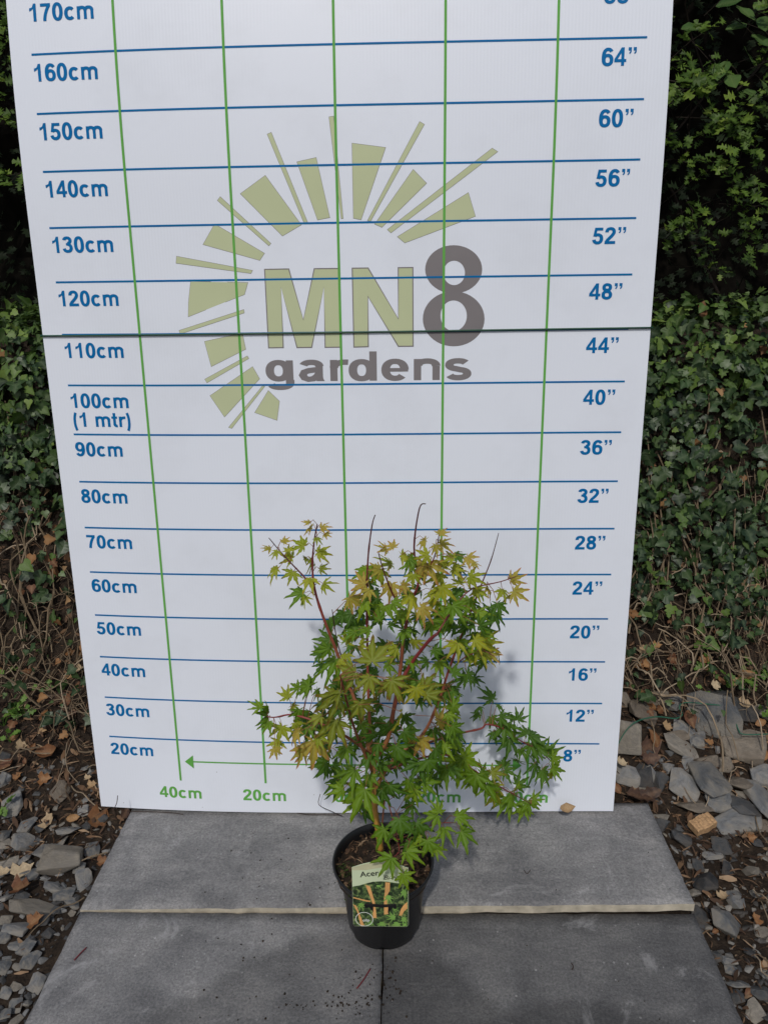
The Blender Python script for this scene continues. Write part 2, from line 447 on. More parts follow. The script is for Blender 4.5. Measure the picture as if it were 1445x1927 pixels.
# ------------------------------------------------------------------ pavement of three slabs
bm = bmesh.new()
def bm_box(bm, x0, x1, y0, y1, z0, z1):
    vs = [bm.verts.new(p) for p in ((x0, y0, z0), (x1, y0, z0), (x1, y1, z0), (x0, y1, z0), (x0, y0, z1), (x1, y0, z1), (x1, y1, z1), (x0, y1, z1))]
    for q in ((0, 3, 2, 1), (4, 5, 6, 7), (0, 1, 5, 4), (1, 2, 6, 5), (2, 3, 7, 6), (3, 0, 4, 7)):
        bm.faces.new([vs[i] for i in q])
    return vs
bm_box(bm, -.50, .66, -.84, .03, -.10, -.0235)
pavement = mesh_obj('pavement', bm_mesh('pavement_bed', bm, M_SOIL))
tag(pavement, 'bed of earth under the grey paving slabs', kind='structure')
def slab(name, corners, thick, mat, label, seed):
    """corners: front-left, front-right, back-right, back-left with own heights; worn uneven edges"""
    nxx, nyy = 48, 20
    r = random.Random(seed)
    A, B, C_, D = [Vector(c) for c in corners]
    top, bot = {}, {}
    vs, fs, edge_f = [], [], []
    def idx(d, i, j, p):
        d[i, j] = len(vs); vs.append(p)
    for j in range(nyy + 1):
        for i in range(nxx + 1):
            s, t = i / nxx, j / nyy
            p = (A * (1 - s) + B * s) * (1 - t) + (D * (1 - s) + C_ * s) * t
            wob = .0014 * noise.noise(Vector((s * 22, t * 22, seed)))
            q = p.copy()
            if i in (0, nxx): q.x += wob * 1.6
            if j in (0, nyy): q.y += wob * 1.6
            q.z += .0012 * noise.noise(Vector((s * 9, t * 9, seed + 7)))
            if i in (0, nxx) or j in (0, nyy): q.z -= .0012 + abs(wob)
            idx(top, i, j, q)
            if i in (0, nxx) or j in (0, nyy):
                b = q.copy(); b.z = p.z - thick + .003 * noise.noise(Vector((s * 14, t * 14, seed + 3)))
                b.y += .0016 * noise.noise(Vector((s * 31, t * 31, seed + 5)))
                idx(bot, i, j, b)
    for j in range(nyy):
        for i in range(nxx):
            fs.append((top[i, j], top[i + 1, j], top[i + 1, j + 1], top[i, j + 1]))
    n_top = len(fs)
    ring = [(i, 0) for i in range(nxx)] + [(nxx, j) for j in range(nyy)] + [(i, nyy) for i in range(nxx, 0, -1)] + [(0, j) for j in range(nyy, 0, -1)]
    for k in range(len(ring)):
        a, b = ring[k], ring[(k + 1) % len(ring)]
        fs.append((top[a], bot[a], bot[b], top[b]))
    fs.append(tuple(bot[a] for a in ring[::-1]))
    m = mk_mesh(name, vs, fs, mat)
    m.materials.append(M_SLAB_EDGE)
    mi = [0] * n_top + [1] * (len(fs) - n_top)
    m.polygons.foreach_set('material_index', mi)
    m.polygons.foreach_set('use_smooth', [k < n_top for k in range(len(fs))])
    o = mesh_obj(name, m, pavement)
    o['label'] = label
    return o
BZL, BZR = .003, .022       # the long back slab sits proud, more at its right end
slab('paving_slab', ((-.532, -.258, BZL), (.692, -.243, BZR), (.690, .040, BZR), (-.530, .030, BZL)), .0195, slab_material('grey_slab_back', 1, []), 'long grey slab the chart stands on', 4)
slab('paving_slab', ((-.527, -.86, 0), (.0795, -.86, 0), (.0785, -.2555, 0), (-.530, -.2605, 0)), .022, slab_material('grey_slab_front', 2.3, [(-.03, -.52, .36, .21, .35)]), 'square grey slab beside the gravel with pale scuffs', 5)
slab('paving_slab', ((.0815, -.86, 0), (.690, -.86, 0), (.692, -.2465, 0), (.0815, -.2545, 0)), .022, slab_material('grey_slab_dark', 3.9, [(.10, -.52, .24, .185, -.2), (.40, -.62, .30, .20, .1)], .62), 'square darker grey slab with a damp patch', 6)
def slab_z(x, y):
    if y > -.25: return BZL + (BZR - BZL) * (x + .53) / 1.22
    return 0.0

# ------------------------------------------------------------------ height chart board
board = empty('height_chart_board', (0, .0, 0.01))
tag(board, 'tall white plastic height chart with blue and green ruled lines and leaf-green logo', 'sign board')
BOFF = Vector(board.location)
def bpt(x, z, off):
    return Vector((x, board_y(x, z) - off, z)) - BOFF
BX0, BX1, BZ0, BZ1 = -.603, .600, .0, 2.0
def bz0(x): return .0105 + (.0265 - .0105) * (x + .6) / 1.2
vs, fs = [], []
NX, NZ = 40, 100
for off in (0, -.006):
    for j in range(NZ + 1):
        for i in range(NX + 1):
            x = BX0 + (BX1 - BX0) * i / NX
            z = bz0(x) + (BZ1 - bz0(x)) * j / NZ
            vs.append(bpt(x, z, off))
st = (NX + 1) * (NZ + 1)
for j in range(NZ):
    for i in range(NX):
        a = j * (NX + 1) + i
        fs.append((a, a + 1, a + NX + 2, a + NX + 1)); fs.append((st + a, st + a + NX + 1, st + a + NX + 2, st + a + 1))
ring = [i for i in range(NX)] + [NX + j * (NX + 1) for j in range(NZ)] + [NZ * (NX + 1) + i for i in range(NX, 0, -1)] + [j * (NX + 1) for j in range(NZ, 0, -1)]
for k in range(len(ring)):
    a, b = ring[k], ring[(k + 1) % len(ring)]
    fs.append((a, st + a, st + b, b))
mesh_obj('panel', mk_mesh('panel', vs, fs, M_BOARD, False), board)
def strip(name, a, b, w, off, mat):
    """straight printed line from a to b (x, z) following the bowed board"""
    a, b = Vector(a), Vector(b)
    n = max(2, int((b - a).length / .03))
    d = (b - a).normalized(); pn = Vector((-d.y, d.x)) * w / 2
    vs, fs = [], []
    for k in range(n + 1):
        p = a.lerp(b, k / n)
        for s in (1, -1):
            q = p + pn * s
            vs.append(bpt(q.x, q.y, off))
    for k in range(n): fs.append((2 * k, 2 * k + 1, 2 * k + 3, 2 * k + 2))
    return mesh_obj(name, mk_mesh(name, vs, fs, mat), board)
for cm in list(range(20, 180, 10)):
    strip('height_line', (-.5615, cm / 100), (.5575, cm / 100), .0036, .0005, M_BLUE)
for cm in (-40, -20, 0, 20, 40):
    strip('width_line', (cm / 100, .094), (cm / 100, 1.97), .0047, .0008, M_GREEN)
strip('width_arrow_shaft', (-.37, .1445), (.37, .1445), .0036, .0005, M_GREEN)
for s in (-1, 1):
    mesh_obj('arrow_head', mk_mesh('arrow_head', [bpt(.386 * s, .1445, .0011), bpt(.366 * s, .1445 + .017 * s, .0011), bpt(.366 * s, .1445 - .017 * s, .0011)], [(0, 1, 2)], M_GREEN), board)

# glyphs drawn with a broad pen, in em units
HX, HY = .080, .066
def pen(pts, closed=False, hx=HX, hy=HY):
    n = len(pts); L, R_ = [], []
    for i, p in enumerate(pts):
        if closed: a, b = pts[i - 1], pts[(i + 1) % n]
        else: a, b = pts[max(i - 1, 0)], pts[min(i + 1, n - 1)]
        dx, dy = b[0] - a[0], b[1] - a[1]
        l = math.hypot(dx, dy) or 1
        nx_, ny_ = -dy / l, dx / l
        L.append((p[0] + nx_ * hx, p[1] + ny_ * hy)); R_.append((p[0] - nx_ * hx, p[1] - ny_ * hy))
    polys = []
    for i in range(n if closed else n - 1):
        j = (i + 1) % n
        polys.append([L[i], R_[i], R_[j], L[j]])
    return polys
def ell(cx, cy, rx, ry, a0=0, a1=360, n=28, e=2.25):
    out = []
    full = abs(a1 - a0) >= 360
    for k in range(n if full else n + 1):
        w = math.radians(a0 + (a1 - a0) * k / n)
        c, s = math.cos(w), math.sin(w)
        out.append((cx + rx * math.copysign(abs(c) ** (2 / e), c), cy + ry * math.copysign(abs(s) ** (2 / e), s)))
    return out
def rect(x0, y0, x1, y1): return [(x0, y0), (x1, y0), (x1, y1), (x0, y1)]
SIX = [pen(ell(.288, .237, .170, .180), True), pen(ell(.302, .345, .194, .312, 42, 205, 24))]
GLYPH = {
    '0': (.556, [pen(ell(.278, .353, .166, .306), True)]),
    '1': (.556, [[rect(.257, 0, .394, .64)], [[(.257, .517), (.257, .64), (.215, .575), (.15, .552), (.08, .538), (.08, .413), (.17, .45)]], [[(.257, .517), (.394, .64), (.394, .719), (.283, .719), (.225, .60), (.22, .55)]]]),
    '2': (.556, [pen(ell(.272, .520, .160, .139, 186, -22, 20) + [(.385, .405), (.33, .335), (.25, .262), (.175, .19), (.125, .12), (.105, .05)]), [rect(.026, 0, .508, .128)]]),
    '3': (.556, [pen(ell(.262, .540, .150, .119, 172, -88, 20)), pen(ell(.258, .215, .174, .157, 88, -172, 22)), [rect(.195, .322, .29, .43)]]),
    '4': (.556, [[rect(.315, 0, .448, .719)], [rect(.02, .144, .535, .264)], [[(.02, .262), (.16, .262), (.317, .50), (.345, .719), (.318, .719)]]]),
    '5': (.556, [[rect(.13, .582, .492, .706)], [[(.055, .338), (.178, .325), (.235, .60), (.228, .706), (.125, .706)]], pen(ell(.262, .230, .172, .174, 138, -170, 24))]),
    '6': (.556, SIX),
    '7': (.556, [[rect(.043, .582, .512, .706)], pen([(.452, .62), (.385, .53), (.318, .40), (.262, .25), (.23, .10), (.222, 0)], hx=.072, hy=.06)]),
    '8': (.556, [pen(ell(.278, .538, .146, .121), True), pen(ell(.278, .205, .168, .148), True)]),
    '9': (.556, [[[(.556 - x, .712 - y) for x, y in q] for q in part] for part in SIX]),
    'c': (.556, [pen(ell(.288, .260, .175, .208, 42, 318, 26))]),
    'm': (.889, [[rect(.064, 0, .201, .519)], [rect(.376, 0, .513, .36)], [rect(.688, 0, .825, .36)], pen(ell(.292, .345, .152, .122, 172, 0, 14)), pen(ell(.602, .345, .154, .122, 172, 0, 14))]),
    'n': (.611, [[rect(.064, 0, .201, .519)], [rect(.410, 0, .547, .345)], pen(ell(.310, .345, .168, .122, 172, 0, 14))]),
    'r': (.389, [[rect(.064, 0, .201, .519)], pen(ell(.350, .320, .215, .142, 178, 78, 10))]),
    't': (.333, [[rect(.092, .12, .229, .69)], [rect(.018, .410, .308, .519)], pen(ell(.270, .145, .109, .095, 180, 285, 8))]),
    '(': (.333, [pen(ell(.66, .255, .52, .72, 145, 215, 14), hx=.066)]),
    ')': (.333, [pen(ell(-.33, .255, .52, .72, 35, -35, 14), hx=.066)]),
    '”': (.5, [[[(x + o, y) for x, y in q] for q in (rect(0, .588, .135, .719), [(.135, .588), (.128, .53), (.10, .488), (.05, .455), (.022, .50), (.055, .525), (.068, .56), (.07, .588)])] for o in (.06, .275)]),
    'g': (.611, [pen(ell(.262, .265, .163, .202), True), [rect(.408, 0, .540, .519)], pen([(.474, .04), (.474, -.02)] + ell(.290, -.035, .184, .112, 0, -158, 14))]),
    'a': (.556, [[rect(.352, .05, .484, .38)], [[(.36, .0), (.515, .0), (.49, .06), (.484, .12), (.37, .1)]], pen(ell(.270, .365, .150, .100, 165, 0, 14)), pen([(.418, .29), (.33, .278), (.22, .262), (.135, .225), (.108, .15), (.135, .085), (.21, .048), (.30, .062), (.37, .115), (.418, .2)])]),
    'd': (.611, [pen(ell(.262, .260, .163, .208), True), [rect(.408, 0, .545, .716)]]),
    'e': (.556, [pen(ell(.272, .260, .175, .208, 0, 318, 26)), [rect(.1, .215, .515, .305)]]),
    's': (.556, [pen(ell(.270, .368, .158, .096, 28, 255, 16) + ell(.278, .150, .165, .098, 78, -160, 16))]),
    ' ': (.278, []),
}
def lettering(text, x, z, em, mat, off=.0005, xs=1.0, name='lettering'):
    vs, fs = [], []
    cx, k = 0.0, 0
    for ch in text:
        adv, parts = GLYPH[ch]
        for part in parts:
            k += 1
            for q in part:
                i0 = len(vs)
                ar = sum(q[i][0] * q[(i + 1) % len(q)][1] - q[(i + 1) % len(q)][0] * q[i][1] for i in range(len(q)))
                if ar < 0: q = q[::-1]
                for gx_, gy_ in q:
                    vs.append(bpt(x + (cx + gx_) * em * xs, z + gy_ * em, off + .00003 * (k % 4)))
                fs.append(tuple(range(i0, len(vs))))
        cx += adv
    return mesh_obj(name, mk_mesh(name, vs, fs, mat), board)
EM = .0412
for cm in range(20, 180, 10):
    lettering('%dcm' % cm, -.5625, cm / 100 - .0455, EM, M_BLUE)
lettering('(1', -.5615, .9160, EM, M_BLUE)
lettering('mtr)', -.5615 + 1.167 * EM, .9160, EM, M_BLUE)
for k, inch in enumerate(range(8, 72, 4)):
    lettering('%d”' % inch, .4775, .20 + .10 * k - .0450, EM * 1.0, M_BLUE)
for t, x in (('40cm', -.4545), ('20cm', -.2555), ('0cm', -.0425), ('20cm', .1480), ('40cm', .3480)):
    lettering(t, x, .0475, .0405, M_GREEN)

# logo: rays, outlined M and N, big 8, lower word (outlines read off the photograph, laid on the board plane)
def zb(x, y):
    p = at_board(310 + x * .44983, 200 + y * .44983)
    return (p.x, p.z)
RAYS = [[(430,117),(446,110),(597,484),(583,487)], [(554,233),(633,215),(690,465),(640,475)], [(688,45),(706,42),(746,469),(739,470)],
 [(784,155),(923,173),(821,474),(790,468)], [(1066,65),(1085,76),(861,480),(849,478)], [(1039,265),(1094,322),(908,506),(879,493)],
 [(1369,176),(1391,190),(946,529),(932,516)], [(1269,362),(1298,460),(1004,571),(974,546)], [(421,290),(571,496),(493,542),(318,366)],
 [(233,379),(444,574),(436,583),(222,394)], [(210,493),(417,615),(398,644),(162,578)], [(51,628),(367,687),(361,699),(49,656)],
 [(110,733),(348,738),(334,787),(100,880),(101,820)], [(62,938),(331,851),(333,864),(66,952)], [(168,984),(325,950),(339,1016),(196,1088)],
 [(169,1142),(346,1045),(352,1055),(178,1156)], [(191,1211),(368,1090),(397,1140),(251,1299)], [(269,1343),(410,1170),(418,1172),(281,1347)],
 [(434,1190),(480,1234),(470,1313),(378,1281)]]
def poly_print(name, pts, off, mat, parent=None):
    ar = sum(pts[i][0] * pts[(i + 1) % len(pts)][1] - pts[(i + 1) % len(pts)][0] * pts[i][1] for i in range(len(pts)))
    if ar < 0: pts = pts[::-1]
    if len(pts) == 4:      # sliced so that it follows the bowed sheet
        e = [(Vector(pts[i]) - Vector(pts[(i + 1) % 4])).length for i in range(4)]
        if e[1] + e[3] > e[0] + e[2]: pts = pts[1:] + pts[:1]
        a, b, c, d = [Vector(p) for p in pts]
        vs, fs = [], []
        for k in range(9):
            for p in (a.lerp(b, k / 8), d.lerp(c, k / 8)): vs.append(bpt(p.x, p.y, off))
        fs = [(2 * k, 2 * k + 2, 2 * k + 3, 2 * k + 1) for k in range(8)]
        return mesh_obj(name, mk_mesh(name, vs, fs, mat), parent or board)
    return mesh_obj(name, mk_mesh(name, [bpt(x, z, off) for x, z in pts], [tuple(range(len(pts)))], mat), parent or board)
def grow(pts, d):
    """offset a polygon outwards by d"""
    ar = sum(pts[i][0] * pts[(i + 1) % len(pts)][1] - pts[(i + 1) % len(pts)][0] * pts[i][1] for i in range(len(pts)))
    if ar < 0: pts = pts[::-1]
    out, n = [], len(pts)
    for i in range(n):
        p0, p1, p2 = Vector(pts[i - 1]), Vector(pts[i]), Vector(pts[(i + 1) % n])
        e1, e2 = (p1 - p0).normalized(), (p2 - p1).normalized()
        n1, n2 = Vector((e1.y, -e1.x)), Vector((e2.y, -e2.x))
        m = n1 + n2
        k = d / max(.35, 1 + n1.dot(n2))
        out.append(tuple(p1 + m * k))
    return out
for q in RAYS:
    pts = [zb(*p) for p in q]
    r = poly_print('logo_ray', pts, .00035, M_LEAFPRINT)
    poly_print('ray_outline', grow(pts, .0007), .0002, M_GREY, r)
MPOLY = [(416,680),(521,678),(580,890),(624,677),(731,676),(738,1010),(669,1011),(666,757),(617,1011),(552,1012),(487,757),(499,1012),(433,1013)]
NPOLY = [(782,675),(852,674),(976,886),(974,673),(1040,672),(1041,1006),(976,1007),(851,799),(854,1008),(789,1010)]
for q in (MPOLY, NPOLY):
    pts = [zb(*p) for p in q]
    r = poly_print('logo_letter', grow(pts, -.0022), .00035, M_LEAFPRINT)
    poly_print('letter_outline', pts, .0002, M_GREY, r)
vs, fs = [], []
for (ox, oy, orx, ory, ix, iy, irx, iry), off in (((1208,682,119,101,1210,697,45,51), .0002), ((1208,889,129,115,1208,876,55,64), .00026)):
    i0 = len(vs); n = 44
    for k in range(n):
        w = 2 * math.pi * k / n
        for cx_, cy_, rx_, ry_ in ((ox, oy, orx, ory), (ix, iy, irx, iry)):
            vs.append(bpt(*zb(cx_ + rx_ * math.cos(w), cy_ + ry_ * math.sin(w)), off))
    for k in range(n):
        a, b = i0 + 2 * k, i0 + 2 * ((k + 1) % n)
        fs.append((a, a + 1, b + 1, b))
mesh_obj('logo_numeral', mk_mesh('logo_numeral', vs, fs, M_GREY), board)
lettering('gardens', -.1535, 1.0065, .0790, M_GREY, .0002, 1.345, 'logo_word')

# wire tied round the board
loop = []
zw = 1.098
for i in range(25): x = BX0 - .003 + (BX1 - BX0 + .006) * i / 24; loop.append((x, board_y(x, zw) - .0028, zw + .004 * (x + .6) / 1.2))
for i in range(25): x = BX1 + .003 - (BX1 - BX0 + .006) * i / 24; loop.append((x, board_y(x, zw) + .0095, zw + .004))
loop.append(loop[0])
v_, f_ = tube(loop, .0019, 6)
wire = mesh_obj('tie_wire', mk_mesh('tie_wire', v_, f_, M_WIRE, True))
tag(wire, 'thin dark green wire tied across the white chart', 'wire')

# ------------------------------------------------------------------ plant pot with soil
PC = Vector((.0805, -.2785, .0))
pot = empty('plant_pot', PC)
tag(pot, 'round black plastic nursery pot of bark compost on the slabs', 'plant pot')
PZ0, PH = .0105, .142
prof = [(.0665, .0), (.0695, .003), (.0705, .012), (.0745, .055), (.0795, .095), (.0830, .112), (.0850, .118), (.0885, .1235), (.0915, .130), (.0935, .1395), (.0955, .141), (.0958, .1435), (.0935, .1445), (.0918, .1435), (.0895, .132), (.0868, .120), (.0850, .112)]
NS = 72
vs, fs = [], []
for i, (r, z) in enumerate(prof):
    for k in range(NS):
        w = 2 * math.pi * k / NS
        zz = z * 1.036 + PZ0
        if i <= 1:
            # moulded foot notches in the base ring
            zz += .006 if (k % 12) in (5, 6, 7) else 0
        vs.append((r * math.cos(w), r * math.sin(w), zz))
for i in range(len(prof) - 1):
    for k in range(NS):
        k2 = (k + 1) % NS
        fs.append((i * NS + k, i * NS + k2, (i + 1) * NS + k2, (i + 1) * NS + k))
fs.append(tuple(range(NS - 1, -1, -1)))
mesh_obj('pot_wall', mk_mesh('pot_wall', vs, fs, M_POT, True), pot)
vs, fs = [(0, 0, PZ0 + .133)], []
for j in range(1, 13):
    for k in range(48):
        w = 2 * math.pi * k / 48; r = .0895 * j / 12
        x, y = r * math.cos(w), r * math.sin(w)
        vs.append((x, y, PZ0 + .127 + .006 * (1 - j / 12) + .007 * noise.noise(Vector((x * 45, y * 45, 1.0)))))
for k in range(48): fs.append((0, 1 + k, 1 + (k + 1) % 48))
for j in range(11):
    for k in range(48):
        a, b = 1 + j * 48 + k, 1 + j * 48 + (k + 1) % 48
        fs.append((a, a + 48, b + 48, b))
mesh_obj('compost', mk_mesh('compost', vs, fs, M_SOIL, True), pot)
def flake_mesh(name, l, w, curl, mat, seed):
    r = random.Random(seed)
    vs, fs = [], []
    n = 4
    for i in range(n + 1):
        t = i / n
        ww = w * (.25 + .75 * math.sin(math.pi * min(1, max(0, t * .9 + .05)))) * (.8 + .4 * r.random())
        z = curl * math.sin(math.pi * t) + .04 * r.uniform(-1, 1) * l
        vs += [(-ww / 2, (t - .5) * l, z), (ww / 2, (t - .5) * l, z + r.uniform(-.3, .3) * ww)]
    for i in range(n): fs.append((2 * i, 2 * i + 1, 2 * i + 3, 2 * i + 2))
    return mk_mesh(name, vs, fs, mat)
FLAKES = [flake_mesh('flake', 1, w, c, M_LITTER, s) for s, (w, c) in enumerate(((.12, .05), (.22, .12), (.35, .08), (.10, .2), (.5, .15)))]
Ms, ks = [], []
for i in range(420):
    a, r = random.uniform(0, 6.3), .088 * math.sqrt(random.random())
    n = Vector((random.gauss(0, .4), random.gauss(0, .4), 1))
    Ms.append(frame((r * math.cos(a), r * math.sin(a), PZ0 + .132 + random.uniform(-.002, .004)), (random.gauss(0, 1), random.gauss(0, 1), 0), n, random.uniform(.006, .019))); ks.append(random.randrange(5))
o = merged('bark_mulch', FLAKES, Ms, ks, M_LITTER, pot); o['kind'] = 'stuff'
M_MOSS = plain('moss', (.035, .06, .015), .95, .1, .4, 200)
Ms, ks = [], []
for cx_, cy_, n_, s_ in ((-.066, -.012, 140, .012), (-.052, -.058, 110, .009), (.03, .01, 60, .010)):
    for i in range(n_):
        Ms.append(frame((cx_ + random.gauss(0, s_), cy_ + random.gauss(0, s_), PZ0 + .135 + random.uniform(-.001, .003)), (random.gauss(0, 1), random.gauss(0, 1), random.random()), (random.gauss(0, 1), random.gauss(0, 1), .8), random.uniform(.003, .006))); ks.append(random.randrange(3))
o = merged('moss', FLAKES, Ms, ks, M_MOSS, pot); o['kind'] = 'stuff'

# ------------------------------------------------------------------ maple leaves and stems
def maple_leaf(name, mat, seed):
    """seven pointed toothed lobes, each folded along a pale midrib; unit = longest lobe"""
    r = random.Random(seed)
    angs = [0, 38, -38, 78, -78, 122, -122]
    lens = [1, .93, .91, .70, .72, .36, .34]
    vs, fs, tip = [(0, 0, .0)], [], [-1.0]
    droop, fold = r.uniform(.05, .75), r.uniform(.08, .55)
    N = 6
    for a, l in zip(angs, lens):
        a = math.radians(a + r.uniform(-5, 5)); l *= r.uniform(.9, 1.08)
        hw = l * r.uniform(.122, .168)
        twist = r.uniform(-.25, .25)
        dn = droop * r.uniform(.6, 1.4)
        d = (math.sin(a), math.cos(a)); p = (math.cos(a), -math.sin(a))
        mid, lf, rt = [0], [], []
        for k in range(1, N + 1):
            t = k / N
            w = hw * (1.0 if t < .28 else 1.0) * min(1, .34 + 1.75 * t) * (1 - max(0, (t - .42) / .58) ** 1.25)
            z = -dn * (t * l) ** 2
            c = (d[0] * t * l, d[1] * t * l)
            mid.append(len(vs)); vs.append((c[0], c[1], z)); tip.append(-.9 if t < .75 else t)
            if k < N:
                for s, lst in ((1, rt), (-1, lf)):
                    tw = w * (1 + .16 * (1 if k % 2 else -1)) * r.uniform(.92, 1.08)
                    bk = -.035 * l if k % 2 == 0 else .035 * l
                    q = (c[0] + p[0] * tw * s + d[0] * bk, c[1] + p[1] * tw * s + d[1] * bk)
                    lst.append(len(vs)); vs.append((q[0], q[1], z + fold * tw + twist * tw * s)); tip.append(min(1, .45 + .6 * t))
        for lst, flip in ((rt, False), (lf, True)):
            q = [(mid[0], lst[0], mid[1])]
            for k in range(1, N - 1):
                q.append((mid[k], lst[k - 1], lst[k], mid[k + 1]))
            q.append((mid[N - 1], lst[N - 2], mid[N]))
            fs += [tuple(reversed(x)) if flip else x for x in q]
    m = mk_mesh(name, vs, fs, mat)
    at = m.attributes.new('tip', 'FLOAT', 'POINT'); at.data.foreach_set('value', tip)
    return m
LEAFM = {c: [maple_leaf('maple_leaf', m, 10 + k) for k in range(9)] for c, m in MAPLE.items()}

BASE = Vector((.0775, -.262, .135))
tree = empty('maple_tree', BASE)
tag(tree, 'young Japanese maple with coral-red stems and green to orange leaves, in the pot', 'maple')
STEMS = [  # (u, v, y) joints; radius start,end; bark tone start,end; name
 ('trunk', [(716,1600,-.262),(711,1560,-.268),(706,1530,-.27),(703,1490,-.27),(702,1455,-.27),(706,1428,-.272)], .0062, .0052, 0, .28),
 ('branch', [(706,1428,-.272),(722,1405,-.272),(733,1380,-.27),(741,1335,-.27),(755,1286,-.27),(773,1250,-.27),(805,1208,-.28),(823,1192,-.285)], .0044, .0026, .3, .84),
 ('branch', [(741,1335,-.27),(752,1270,-.25),(759,1204,-.24),(766,1167,-.235),(775,1130,-.23),(787,1094,-.23),(779,1030,-.225),(789,957,-.22),(801,948,-.22)], .0038, .0008, .4, 1.0),
 ('branch', [(706,1428,-.272),(698,1390,-.26),(694,1330,-.25),(692,1270,-.24),(691,1204,-.235),(690,1112,-.23),(693,1044,-.225),(700,989,-.22),(706,969,-.22)], .0034, .0008, .35, 1.0),
 ('branch', [(702,1455,-.27),(690,1390,-.25),(665,1310,-.23),(632,1222,-.215),(609,1163,-.21),(593,1112,-.205),(588,1067,-.20),(591,1021,-.20),(597,987,-.20)], .0040, .0010, .3, .93),
 ('branch', [(593,1112,-.205),(572,1085,-.20),(550,1062,-.20),(527,1037,-.195),(506,1012,-.195)], .0018, .0007, .75, 1.0),
 ('branch', [(665,1310,-.23),(650,1260,-.225),(634,1204,-.22),(625,1147,-.22)], .0015, .0007, .8, 1.0),
 ('branch', [(703,1490,-.27),(740,1430,-.25),(795,1382,-.22),(826,1318,-.21),(842,1268,-.205),(867,1199,-.20),(890,1140,-.195),(908,1094,-.19),(924,1053,-.185),(938,1003,-.18)], .0036, .0006, .3, 1.0),
 ('branch', [(766,1167,-.235),(740,1120,-.25),(722,1075,-.26),(712,1040,-.26)], .0018, .0008, .75, .95),
 ('branch', [(787,1094,-.23),(812,1060,-.24),(822,1030,-.24),(826,1005,-.24)], .0015, .0007, .7, .85),
 ('branch', [(823,1192,-.285),(850,1150,-.27),(885,1110,-.25),(940,1095,-.24),(970,1085,-.24)], .0016, .0007, .75, .85),
 ('branch', [(842,1268,-.205),(870,1240,-.22),(905,1225,-.24),(930,1235,-.25)], .0014, .0006, .7, .85),
 ('branch', [(740,1430,-.25),(800,1400,-.18),(866,1380,-.125),(905,1371,-.10),(916,1363,-.10),(946,1371,-.095),(979,1394,-.09),(1015,1413,-.09),(1046,1443,-.09)], .0026, .0008, .5, .9),
 ('branch', [(706,1460,-.27),(780,1430,-.21),(844,1421,-.16),(891,1449,-.135),(929,1474,-.12),(974,1499,-.11),(999,1513,-.11)], .0024, .0007, .5, .9),
 ('branch', [(698,1420,-.265),(650,1385,-.29),(600,1360,-.30),(550,1345,-.29),(515,1350,-.28),(490,1345,-.28)], .0026, .0008, .45, .85),
 ('branch', [(702,1455,-.27),(670,1380,-.33),(650,1310,-.38),(640,1270,-.40)], .0028, .0010, .4, .8),
 ('branch', [(716,1600,-.262),(724,1507,-.275),(737,1534,-.285),(748,1581,-.30),(751,1601,-.305),(742,1612,-.32)], .0014, .0008, .45, .7),
 ('branch', [(748,1581,-.30),(790,1562,-.30),(822,1550,-.29),(850,1548,-.28)], .0011, .0007, .5, .7),
]
SK = []
for nm, pts, r0, r1, c0, c1 in STEMS:
    P = smooth_path([at_y(*p) for p in pts], 5)
    n = len(P)
    rad = [r0 + (r1 - r0) * k / (n - 1) for k in range(n)]
    rad = [r * (1.22 if (k % 9 == 4 and nm == 'branch') else 1) for k, r in enumerate(rad)]     # nodes
    v_, f_ = tube([p - BASE for p in P], rad, 7)
    m = mk_mesh(nm, v_, f_, M_MBARK, True)
    tp = []
    for k in range(n): tp += [c0 + (c1 - c0) * k / (n - 1)] * 7
    at = m.attributes.new('tip', 'FLOAT', 'POINT'); at.data.foreach_set('value', tp)
    mesh_obj(nm, m, tree)
    SK += P
LEAVES = []
def leaves(ox, oy, sc, y, rows, dy=.03):
    for x, yy, r, a, c in rows:
        LEAVES.append((ox + x * sc, oy + yy * sc, r * sc, a, c, y + random.uniform(-dy, dy)))
Z1, Z2, ZA, ZC = (440, 930, .4567), (440, 1230, .4567), (780, 1150, .2768), (560, 1490, .2768)
leaves(*Z1, -.20, [(320,135,45,160,'O'),(360,140,45,20,'O'),(375,165,35,-40,'O'),(345,180,32,-90,'Y'),(310,120,35,120,'O'),(205,200,40,60,'O'),(180,235,42,-110,'Y'),(150,225,42,190,'O'),
 (290,215,60,150,'Y'),(345,240,55,0,'Y'),(320,265,50,-60,'Y'),(240,265,55,160,'Y'),(290,265,42,30,'B'),(180,310,55,190,'Y'),(245,320,60,-110,'Y'),(355,310,45,0,'B'),(320,350,58,-100,'Y'),(370,370,52,-30,'Y'),(285,410,85,200,'M'),(295,425,50,-80,'Y'),(225,235,40,100,'Y')], .015)
